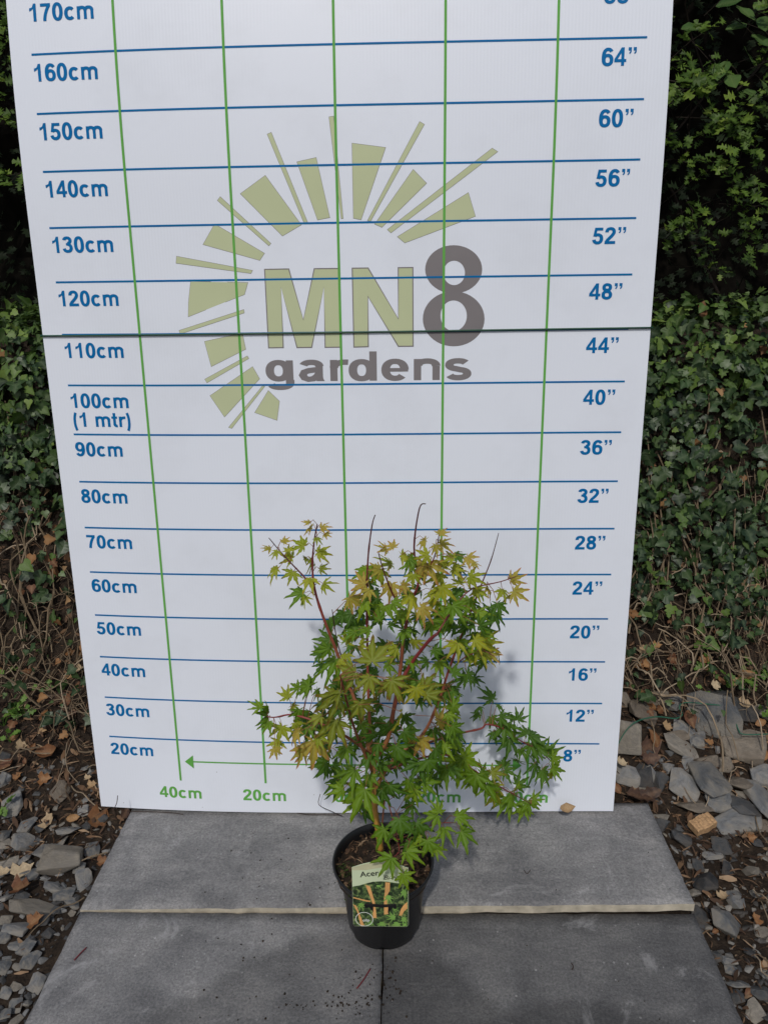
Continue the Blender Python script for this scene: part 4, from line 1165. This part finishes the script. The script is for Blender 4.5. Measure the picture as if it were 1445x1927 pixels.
def ivy_density(x, z):
    side = x > 0
    lo = (.22 if side else .46)
    d = min(1, max(.0, (z - lo) / .34)) + (.5 if z > .85 else 0)
    d *= .5 + 1.0 * max(0, noise.noise(Vector((x * 3.1, z * 3.1, 4.4))) + .45)
    if z < lo + .1: d = max(d, .07)
    return min(1, d)
ivs = 0
while len(cand) < 16500:
    x = random.uniform(-1.9, 1.9)
    # sample along the slope length
    t = random.random()
    y = float(np.interp(t, [0, .12, .45, .76, .94, 1], [.25, .42, .58, .74, .92, 1.15]))
    z = ground_z(x, y)
    if abs(x) < .55 and random.random() < .7: continue
    if random.random() > ivy_density(x, z): continue
    n = ground_normal(x, y)
    p = Vector((x, y, z)) + n * random.uniform(.0, .085)
    nn = n * .8 + Vector((random.gauss(0, .52), random.gauss(0, .38) - .2, random.gauss(0, .45) + .12))
    bright = random.random() < .09 + .62 * min(1, max(0, (z - .72) / .30))  # sunlit tone grows likelier towards the crest: light painted by height
    s = random.choice((.013, .017, .022, .027, .034, .044)) * random.uniform(.85, 1.15) * (1.12 if random.random() < .2 else .85)
    yd = Vector((random.gauss(0, .7), -.3, -.7 + random.gauss(0, .5)))
    cand.append((p, yd, nn, s, bright))
def in_view(p, s):
    u, v, d = seen(p)
    if d <= .1: return 0
    if not (0 < u < IMG_W and 0 < v < IMG_H): return 0
    le, re = 15 + 120 * v / 1000, 1262 - 75 * v / 1000      # hidden behind the board in between
    if le + 8 < u < re - 8: return 0
    return s / d
order = sorted(range(len(cand)), key=lambda i: -in_view(cand[i][0], cand[i][3]))
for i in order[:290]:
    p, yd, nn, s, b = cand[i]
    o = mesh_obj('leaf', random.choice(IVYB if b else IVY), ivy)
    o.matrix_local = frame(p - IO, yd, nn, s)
for b, bases, mt in ((False, IVY, M_IVY), (True, IVYB, M_IVYSUN)):
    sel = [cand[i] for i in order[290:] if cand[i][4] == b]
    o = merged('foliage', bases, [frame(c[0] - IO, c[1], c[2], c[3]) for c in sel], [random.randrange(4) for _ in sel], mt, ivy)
    o['kind'] = 'stuff'
Ms, ks = [], []
while len(Ms) < 250:
    x = random.choice((-1, 1)) * random.uniform(.6, 1.6); y = random.triangular(.2, .85, .5)
    n = ground_normal(x, y)
    Ms.append(frame(Vector((x, y, ground_z(x, y))) + n * random.uniform(.01, .05), (random.gauss(0, 1), -.3, random.gauss(-.3, .6)), n + Vector((random.gauss(0, .5), random.gauss(0, .4), random.gauss(0, .4))), random.uniform(.015, .036))); ks.append(random.randrange(4))
DEADIVY = merged('dead_leaves', IVY, Ms, ks, M_DRY)
tag(DEADIVY, 'dead brown leaves caught among the ivy on the bank', 'dead leaves', kind='stuff')
sv = Soup()
for i in range(40):
    side = random.random() < .6
    x = random.uniform(.66, 1.4) if side else random.uniform(-1.35, -.66)
    y = random.uniform(.36, .5)
    pts = []
    for k in range(9):
        pts.append(Vector((x, y, ground_z(x, y))) + ground_normal(x, y) * (.018 + .03 * random.random()) - IO)
        y += random.uniform(.012, .045); x += random.gauss(0, .022)
    v_, f_ = tube(smooth_path(pts, 2), random.uniform(.0012, .0028), 5, False)
    sv.add(v_, f_)
o = sv.build('runner_stems', M_STEM, ivy); o['kind'] = 'stuff'

# ------------------------------------------------------------------ hedge above the bank
HAW_PTS = [(0, 0), (.05, .16), (.40, .32), (.13, .42), (.46, .64), (.13, .68), (.22, .95), (0, 1.0)]
HAW = [outline_leaf('hawthorn_leaf', M_HAW, HAW_PTS, 40 + k, .2) for k in range(4)]
HAWD = [outline_leaf('hawthorn_leaf', M_HAWDARK, HAW_PTS, 60 + k, .2) for k in range(3)]
hedge = empty('hedge', (0, 1.2, 1.06))
tag(hedge, 'hawthorn hedge with small lobed green leaves and a black shaded interior', 'hedge')
HO = Vector(hedge.location)
# uneven back wall, coloured near black to stand for the hedge's inner shade
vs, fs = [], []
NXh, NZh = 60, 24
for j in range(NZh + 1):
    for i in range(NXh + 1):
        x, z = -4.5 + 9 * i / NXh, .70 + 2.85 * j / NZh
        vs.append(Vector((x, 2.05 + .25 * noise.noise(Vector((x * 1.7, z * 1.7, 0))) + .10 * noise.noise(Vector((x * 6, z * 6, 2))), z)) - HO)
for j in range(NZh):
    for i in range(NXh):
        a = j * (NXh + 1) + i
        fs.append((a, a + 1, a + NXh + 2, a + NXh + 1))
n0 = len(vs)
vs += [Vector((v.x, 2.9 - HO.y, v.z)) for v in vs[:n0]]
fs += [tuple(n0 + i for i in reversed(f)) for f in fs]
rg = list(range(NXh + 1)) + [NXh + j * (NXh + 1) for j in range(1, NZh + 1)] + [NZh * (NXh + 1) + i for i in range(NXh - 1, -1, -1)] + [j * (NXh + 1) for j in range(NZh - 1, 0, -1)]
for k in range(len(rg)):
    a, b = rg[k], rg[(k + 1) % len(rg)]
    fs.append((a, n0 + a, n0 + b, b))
mesh_obj('inner_shade_wall', mk_mesh('inner_shade_wall', vs, fs, M_CORE), hedge)
# branches
brs = []
for i in range(26):
    x = -3.2 + 6.4 * i / 25 + random.gauss(0, .06); y = random.uniform(1.6, 1.9)
    pts = [Vector((x, y, ground_z(x, y) - .03))]
    for k in range(6):
        x += random.gauss(0, .09); y += random.gauss(0, .05)
        pts.append(Vector((x, y, pts[-1].z + random.uniform(.15, .32))))
    P = smooth_path(pts, 3)
    brs.append(P)
    v_, f_ = tube([p - HO for p in P], [.009 - .0075 * k / len(P) for k in range(len(P))], 6)
    mesh_obj('branch', mk_mesh('branch', v_, f_, M_BARK, True), hedge)
sprays = []
def spray(c, out, n, size, twig=.07):
    lv = []
    out = out.normalized()
    for k in range(n):
        t = k / n
        p = c + out * twig * t + Vector((random.gauss(0, .010), random.gauss(0, .010), random.gauss(0, .010)))
        a = k * 2.4
        side = out.orthogonal().normalized()
        side = (Matrix.Rotation(a, 3, out) @ side)
        yd = out * (.4 + .6 * t) + side * .9
        nn = Vector((0, -.55, .65)) + Vector((random.gauss(0, .35), random.gauss(0, .35), random.gauss(0, .3)))
        lv.append((p, yd, nn, size * random.uniform(.75, 1.2)))
    return lv
front, inner = [], []
twigs = Soup()
while len(front) < 8000:
    x = random.uniform(-3.2, 3.2)
    z = random.uniform(1.24, 2.75)
    y = random.uniform(.68, 1.15) + .10 * max(0, 1.5 - z)
    if noise.noise(Vector((x * 3.3, y * 3.3, z * 3.3))) < (.0 if z > 1.30 else .12): continue
    c = Vector((x, y, z))
    out = Vector((random.gauss(0, .6), -.8, random.gauss(.25, .5)))
    front += spray(c, out, random.randint(7, 12), random.uniform(.024, .036))
    v_, f_ = tube([q - HO for q in (c - out.normalized() * .12 + Vector((0, .05, -.03)), c, c + out.normalized() * .06)], [.0022, .0016, .0009], 4, False)
    twigs.add(v_, f_)
SPRAY_PX = [(1270,120),(1300,130),(1320,150),(1350,110),(1290,170),(1275,185),(1360,215),(1380,230),(1340,240),(1400,210),(1425,200),(1430,240),(1260,260),(1290,280),(1320,270),(1270,310),(1375,330),(1410,300),(1430,330),(1400,370),(1360,375),(1300,390),(1330,400),(1250,420),(1270,435),(1400,400),(1430,390),(1340,480),(1325,492),(1420,470),(1440,450),(1390,262),(1440,120),(1430,170),(1305,345),(1345,300),(1420,275),(1385,290),(10,40),(15,80),(8,120),(20,160),(25,60),(12,20),(30,330),(20,220)]
for u, v in SPRAY_PX:
    for rep in range(1 + (u < 100)):
        c = at_y(u + random.gauss(0, 8), v + random.gauss(0, 8), random.uniform(.74, .92))
        out = Vector((random.gauss(0, .7), -.7, random.gauss(.2, .5)))
        front += spray(c, out, random.randint(7, 11), random.uniform(.022, .036))
        v_, f_ = tube([q - HO for q in (c - out.normalized() * .10 + Vector((0, .06, -.03)), c, c + out.normalized() * .06)], [.0018, .0014, .0008], 4, False)
        twigs.add(v_, f_)
# unseen leaf crown, added overhead to shade the hedge interior
while len(inner) < 9500:
    x, y, z = random.uniform(-3.4, 3.4), random.uniform(.85, 2.3), random.uniform(2.12, 3.0)
    if noise.noise(Vector((x * 1.8, y * 1.8, z * 1.8))) < -.25: continue
    inner.append((Vector((x, y, z)), Vector((random.gauss(0, 1), random.gauss(0, 1), -.4)), Vector((random.gauss(0, .5), random.gauss(0, .5), 1)), random.uniform(.05, .085)))
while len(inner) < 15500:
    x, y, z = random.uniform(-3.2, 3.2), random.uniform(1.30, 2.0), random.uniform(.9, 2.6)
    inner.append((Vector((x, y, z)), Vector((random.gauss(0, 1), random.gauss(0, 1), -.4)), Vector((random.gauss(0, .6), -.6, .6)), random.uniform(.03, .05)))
order = sorted(range(len(front)), key=lambda i: -in_view(front[i][0], front[i][3]))
for i in order[:280]:
    p, yd, nn, s = front[i]
    o = mesh_obj('leaf', random.choice(HAW), hedge); o.matrix_local = frame(p - HO, yd, nn, s)
sel = [front[i] for i in order[280:]]
o = merged('foliage', HAW, [frame(c[0] - HO, c[1], c[2], c[3]) for c in sel], [random.randrange(4) for _ in sel], M_HAW, hedge); o['kind'] = 'stuff'
o = merged('inner_and_shading_foliage', HAWD, [frame(c[0] - HO, c[1], c[2], c[3]) for c in inner], [random.randrange(3) for _ in inner], M_HAWDARK, hedge); o['kind'] = 'stuff'
o = twigs.build('twigs', M_BARK, hedge); o['kind'] = 'stuff'

# shrub with smooth ovate leaves hanging into the hedge
OV_PTS = [(0, 0), (.20, .14), (.30, .34), (.30, .52), (.20, .74), (0, 1.0)]
OV = [outline_leaf('ovate_leaf', M_OVATE, OV_PTS, 80 + k, .18) for k in range(3)]
shrub = empty('broadleaf_branch', at_y(1520, -40, .95))
tag(shrub, 'drooping branch with smooth ovate glossy leaves hanging in front of the hedge', 'branch')
SO = Vector(shrub.location)
bp = smooth_path([at_y(1600, -160, 1.0), at_y(1520, -40, .97), at_y(1455, 80, .92), at_y(1420, 135, .90), at_y(1370, 185, .88)], 5)
v_, f_ = tube([p - SO for p in bp], [.007 - .005 * k / len(bp) for k in range(len(bp))], 6)
mesh_obj('stem', mk_mesh('stem', v_, f_, M_BARK, True), shrub)
for u, v, r, a in [(1362,115,34,-100),(1372,140,30,-80),(1413,65,32,-60),(1440,30,36,-100),(1425,20,30,60),(1400,90,30,-110),(1385,10,34,-70),(1440,80,32,-80),(1395,170,26,-40),(1345,12,30,-20),(1280,55,32,5),(1430,150,30,-100),(1405,45,28,200)]:
    p = at_y(u, v, random.uniform(.84, .92)); depth = (CAM - p).dot(BACK)
    d = RIGHT * math.cos(math.radians(a)) + UP * math.sin(math.radians(a))
    o = mesh_obj('leaf', random.choice(OV), shrub)
    o.matrix_local = frame(p - SO, d, BACK * .6 + Vector((random.gauss(0, .4), 0, .5)), r * 1.6 * depth / F_PX)
    q = min(bp, key=lambda s: (s - p).length)
    v_, f_ = tube([p - SO, (p + q) / 2 - SO + Vector((0, 0, .01)), q - SO], .0011, 4, False)
    mesh_obj('twig', mk_mesh('twig', v_, f_, M_BARK), shrub)

# ------------------------------------------------------------------ fallen leaves, wood, wire, weeds, debris
DRY_PTS = [(0, 0), (.16, .10), (.27, .30), (.29, .50), (.19, .76), (0, 1.0)]
def curled(name, mat, pts, seed, curl):
    m = outline_leaf(name, mat, pts, seed, .3)
    r = random.Random(seed)
    for v in m.vertices:
        v.co.z += curl * (v.co.y - .5) ** 2 * 1.6 + curl * .7 * v.co.x ** 2 * 3 + .13 * noise.noise(v.co * 3.5 + Vector((seed, 0, 0)))
    m.polygons.foreach_set('use_smooth', [True] * len(m.polygons))
    return m
DRYR_PTS = [(0, 0), (.12, .06), (.30, .22), (.24, .34), (.36, .50), (.22, .60), (.20, .80), (0, 1.0)]
DRYL = {'brown': [curled('dry_leaf', M_DRY, DRY_PTS, k, c) for k, c in enumerate((.5, .9, -.4))], 'red': [curled('dry_leaf', M_DRYDARK, DRYR_PTS, 10 + k, c) for k, c in enumerate((.2, .35))], 'pale': [curled('dry_leaf', M_PALEDRY, IVY_PTS, 20 + k, c) for k, c in enumerate((.5, .8))], 'orange': [curled('dry_leaf', M_DRY, IVY_PTS, 30 + k, c) for k, c in enumerate((.5, .3))]}
ANCHOR_R = [(260,450,'blunt brown rock'),(200,600,'rounded buff rock'),(590,490,'large tilted slate slab'),(590,392,'thin dark slate under the ivy'),(725,470,'dark slate at the wire end'),(460,555,'small grey slate'),(450,636,'long pale buff stone'),(730,620,'big blocky brown rock'),(590,775,'upright pointed slate'),(455,812,'square slate block'),(830,870,'tall muddy stone'),(520,912,'mud-stained rock'),(700,972,'two-toned slate'),(265,745,'dark wedged stone near the chart'),(545,1000,'split wood block'),(230,880,'slab corner'),(500,1310,'raised slab edge'),(830,1700,'outer gravel')]
ANCHOR_L = [(470,935,'lower chart corner'),(590,950,'slab corner'),(160,1395,'long buff stone'),(290,1160,'broad pale stone'),(110,490,'bright seedling weed'),(420,280,'chart edge at the 40cm mark'),(440,480,'chart edge at the 30cm mark'),(440,700,'chart edge at the 20cm mark'),(285,835,'brown stone on the litter'),(60,900,'outer grey stones'),(20,700,'outer litter'),(480,1150,'slab edge')]
def leaf_label(kind, x, y, anchors):
    look = {'brown': 'dry brown oval leaf', 'red': 'dark red-brown leaf', 'pale': 'pale crumpled lobed leaf', 'orange': 'orange-brown lobed leaf'}[kind]
    near = min(anchors, key=lambda q: (q[0] - x) ** 2 + (q[1] - y) ** 2)[2]
    return look + ' lying by the ' + near
def fallen(u, v, r, a, kind, label, lift=.014):
    if kind in ('pale', 'orange'): r *= .82
    p = at_ground(u, v, lift)
    depth = (CAM - p).dot(BACK)
    n = ground_normal(p.x, p.y) * .9 + BACK * .35 + Vector((random.gauss(0, .25), random.gauss(0, .25), 0))
    d = RIGHT * math.cos(math.radians(a)) + UP * math.sin(math.radians(a))
    o = mesh_obj('fallen_leaf', random.choice(DRYL[kind]))
    s = r * depth / F_PX
    o.matrix_world = frame(p - d * s * .4, d, n, s)
    tag(o, label, 'dry leaf', 'fallen leaves around the chart')
for x, y, r, a, k in [(350,460,55,30,'orange'),(385,540,60,-10,'orange'),(490,490,90,-70,'brown'),(345,600,95,100,'brown'),(300,640,150,20,'red'),(230,880,120,-35,'red'),(295,860,110,20,'red'),(155,825,70,120,'brown'),(170,712,60,10,'pale'),(712,1030,60,60,'brown'),(845,665,80,70,'brown'),(742,438,70,-20,'pale'),(560,222,70,5,'brown'),(700,330,60,30,'brown'),(610,345,60,20,'pale'),(845,440,60,60,'pale'),(820,520,60,20,'brown'),(780,1060,50,10,'orange'),(740,300,80,10,'brown'),(300,690,90,10,'red'),(840,1650,80,60,'brown'),(770,1780,60,40,'brown'),(610,1490,40,30,'brown'),(640,330,50,120,'brown'),(290,410,60,60,'pale'),(580,610,50,120,'orange'),(640,1330,60,60,'pale'),(800,1440,60,80,'orange')]:
    fallen(R5[0] + x * R5[2], R5[1] + y * R5[2], r * R5[2], a, k, leaf_label(k, x, y, ANCHOR_R), .03 if y < 950 else .014)
for x, y, r, a, k in [(255,412,110,25,'red'),(370,362,100,40,'brown'),(228,670,110,5,'brown'),(25,730,100,40,'brown'),(212,782,70,10,'orange'),(222,978,90,120,'pale'),(335,965,60,10,'brown'),(460,962,130,25,'orange'),(385,918,100,60,'red'),(95,1212,110,60,'pale'),(110,1298,110,20,'orange'),(168,1442,90,40,'orange'),(582,950,60,60,'red'),(100,626,60,10,'pale'),(130,700,40,-60,'brown'),(375,268,60,10,'pale'),(210,490,60,60,'brown'),(435,812,50,20,'orange'),(415,780,40,20,'pale'),(60,590,50,30,'brown'),(330,480,60,40,'red'),(480,1165,60,20,'orange'),(20,1215,60,40,'pale'),(150,640,40,60,'brown'),(330,300,50,200,'brown'),(40,480,60,30,'red'),(80,770,50,70,'orange'),(190,560,50,10,'brown')]:
    fallen(L4[0] + x * L4[2], L4[1] + y * L4[2], r * L4[2], a, k, leaf_label(k, x, y, ANCHOR_L), .02 if y > 900 else .012)
# leaf tucked at the foot of the board
p = at_y(1066, 1526, -.02)
o = mesh_obj('fallen_leaf', DRYL['brown'][1]); o.matrix_world = frame(p - RIGHT * .018 + Vector((0, 0, .003)), RIGHT + UP * .12, Vector((0, -.5, .8)), .036)
tag(o, 'curled brown leaf on the slab against the foot of the chart', 'dry leaf', 'fallen leaves around the chart')
# leaf caught at the top of the ivy
p = at_ground(1315, 600, .03); depth = (CAM - p).dot(BACK)
o = mesh_obj('fallen_leaf', DRYL['brown'][0]); o.matrix_world = frame(p, UP + RIGHT * .3, BACK + Vector((.3, 0, .2)), .055)
tag(o, 'large dry tan leaf standing upright on top of the ivy', 'dry leaf', 'fallen leaves around the chart')

def ribbed_wood():
    bm = bmesh.new()
    n = 12
    rows = []
    for i in range(n + 1):
        t = i / n
        zt = .5 + (.04 if i % 2 else -.02) * (1 + .5 * math.sin(i * 2.1))
        w = .5 * (1 - .08 * math.sin(t * 9))
        rows.append([bm.verts.new((t - .5, -w, -.4)), bm.verts.new((t - .5, -w * .96, zt * .8)), bm.verts.new((t - .5, 0, zt)), bm.verts.new((t - .5, w * .96, zt * .85)), bm.verts.new((t - .5, w, -.4))])
    for i in range(n):
        for k in range(5):
            k2 = (k + 1) % 5
            bm.faces.new((rows[i][k], rows[i][k2], rows[i + 1][k2], rows[i + 1][k]))
    bm.faces.new(rows[0][::-1]); bm.faces.new(rows[-1])
    bmesh.ops.recalc_face_normals(bm, faces=bm.faces)
    return bm_mesh('wood_block', bm, plain('split_pine', (.40, .25, .13), .8, .2, .35, 9, .4, 40))
p = at_ground(1320, 1556, .02)
o = mesh_obj('wood_block', ribbed_wood())
o.matrix_world = frame(p + Vector((0, 0, .008)), (-.35, .8, 0), (-.05, -.25, 1), 1) @ Matrix.Diagonal((.055, .032, .022, 1))
tag(o, 'small split block of orange ribbed wood lying beside the slab', 'wood')
# loose green wire on the rubble
wp = [(1158,1440),(1163,1400),(1190,1362),(1232,1349),(1270,1352),(1283,1344),(1277,1330),(1290,1322),(1330,1325),(1366,1330),(1380,1345),(1388,1372),(1400,1382),(1450,1381)]
P = []
for k, (u, v) in enumerate(wp):
    q = at_ground(u, v, .055 if k > 1 else .03); P.append(q)
v_, f_ = tube(smooth_path(P, 5), .0016, 6)
o = mesh_obj('loose_wire', mk_mesh('loose_wire', v_, f_, plain('green_garden_wire', (.02, .10, .06), .4), True))
tag(o, 'thin green garden wire curling over the rubble stones', 'wire')
# weeds
WEED_PTS = [(0, 0), (.10, .15), (.38, .28), (.22, .42), (.40, .62), (.18, .72), (.14, .9), (0, 1)]
WL = [outline_leaf('weed_leaf', M_WEED, WEED_PTS, 90 + k, .1) for k in range(3)]
def weed(u, v, nl, s, label):
    p = at_ground(u, v, .004)
    w = empty('weed', p)
    tag(w, label, 'weed', 'seedling weeds on the bank foot')
    for k in range(nl):
        a = random.uniform(0, 6.3); r = random.uniform(.2, 1) * s
        t = Vector((math.cos(a) * r, math.sin(a) * r * .7 - .01, random.uniform(.012, .04)))
        v_, f_ = tube([Vector((0, 0, -.004)), t * .6 + Vector((0, 0, .006)), t], .0007, 4, False)
        mesh_obj('stalk', mk_mesh('stalk', v_, f_, M_WEED), w)
        o = mesh_obj('leaf', random.choice(WL), w)
        o.matrix_local = frame(t, (math.cos(a), math.sin(a), -.1), (random.gauss(0, .3), -.5 + random.gauss(0, .3), .8), random.uniform(.016, .028))
for u, v, nl, s, lab in [(1392,1290,16,.045,'leafy bright green seedling weed above the rubble beside the dark slate'),(1425,1265,10,.035,'bright green seedling weed beside the bare stems over the rubble'),(1330,1262,8,.03,'small seedling weed at the ivy foot above the big slab'),(1318,1314,3,.012,'tiny green sprout on the rubble under the wire'),(1438,1345,7,.03,'green weed growing beyond the end of the loose wire'),(1350,1225,8,.03,'seedling weed among bare stems on the lower bank'),
    (45,1348,10,.03,'bright green seedling weed on the brown litter slope'),(8,1365,7,.03,'green seedling weed at the outer litter edge'),(8,1272,7,.03,'small weed with bright leaves beneath the ivy slope'),(84,1300,3,.014,'tiny green sprout in the litter near the chart edge'),(10,1528,5,.018,'low green weed between the gravel stones'),(20,1395,5,.018,'small yellowish weed on the litter above the gravel')]:
    weed(u, v, nl, s, lab)
# twigs lying at the foot of the board and on the slabs
def twig_px(pts, r, mat, name, label, cat, z=.003, plane=None):
    P = []
    for q in pts:
        if len(q) == 3: P.append(at_y(*q))
        else:
            w = at_z(q[0], q[1], .012); w.z = slab_z(w.x, w.y) + z; P.append(w)
    v_, f_ = tube(smooth_path(P, 4), r, 5)
    o = mesh_obj(name, mk_mesh(name, v_, f_, mat, True))
    tag(o, label, cat, 'twigs on the paving')
M_TW = plain('dark_twig', (.045, .028, .022), .8, .2, .3, 60)
M_RED = plain('red_leaf_stalk', (.13, .02, .025), .5, .3, .3, 60)
twig_px([(553,1528),(575,1533),(610,1534),(640,1535)], .0009, M_TW, 'twig', 'thin brown twig lying along the foot of the chart beside the pot', 'twig')
twig_px([(603,1494,-.012),(600,1514,-.013),(622,1526,-.015),(645,1536,-.02)], .0008, M_TW, 'twig', 'bent dark twig propped on the white chart next to the pot', 'twig')
twig_px([(240,1523),(270,1524),(300,1525),(325,1527),(345,1530)], .0008, M_TW, 'twig', 'wiry black twig at the corner where chart meets slab', 'twig')
twig_px([(222,1497,-.02),(220,1512,-.03),(212,1527,-.04)], .0009, M_TW, 'twig', 'upright dry twig at the lower corner of the chart', 'twig')
twig_px([(139,1800),(150,1788),(162,1776)], .0013, M_RED, 'leaf_stalk', 'dark red leaf stalk lying on the scuffed grey slab', 'leaf stalk')
twig_px([(671,1853),(683,1838),(697,1816)], .0013, M_RED, 'leaf_stalk', 'dark red curved leaf stalk on the slab in front of the pot', 'leaf stalk')
twig_px([(985,1643),(991,1650),(997,1643)], .0007, M_TW, 'twig', 'tiny forked twig on the long slab', 'twig')
twig_px([(1075,1805),(1079,1812),(1076,1818)], .0009, M_TW, 'twig', 'tiny curled twig on the dark damp slab', 'twig')
# crumbs of compost on the slabs
Ms, ks = [], []
def crumb(u, v, s):
    w = at_z(u, v, .004); z = slab_z(w.x, w.y)
    if abs(w.y + .255) < .006: return
    Ms.append(frame((w.x, w.y, z + .001), (random.gauss(0, 1), random.gauss(0, 1), 0), (random.gauss(0, .4), random.gauss(0, .4), 1), s)); ks.append(random.randrange(8))
for i in range(36): crumb(random.gauss(690, 28), random.gauss(1868, 22), random.uniform(.0015, .005))
for i in range(34): crumb(random.gauss(735, 18), random.gauss(1850, 26), random.uniform(.0015, .005))
for i in range(40): crumb(random.uniform(520, 700), 1890 + random.gauss(0, 4), random.uniform(.0012, .004))
for i in range(60): crumb(random.uniform(380, 700), random.uniform(1560, 1920), random.uniform(.0012, .0045))
for i in range(60): crumb(random.uniform(200, 1300), random.uniform(1540, 1920), random.uniform(.001, .003))
CR = [stone_mesh('crumb', M_LITTER, 200 + k, .6) for k in range(8)]
o = merged('compost_crumbs', CR, Ms, ks, M_SOIL)
tag(o, 'dark crumbs of spilt compost on the slabs round the pot', 'crumbs', kind='stuff')
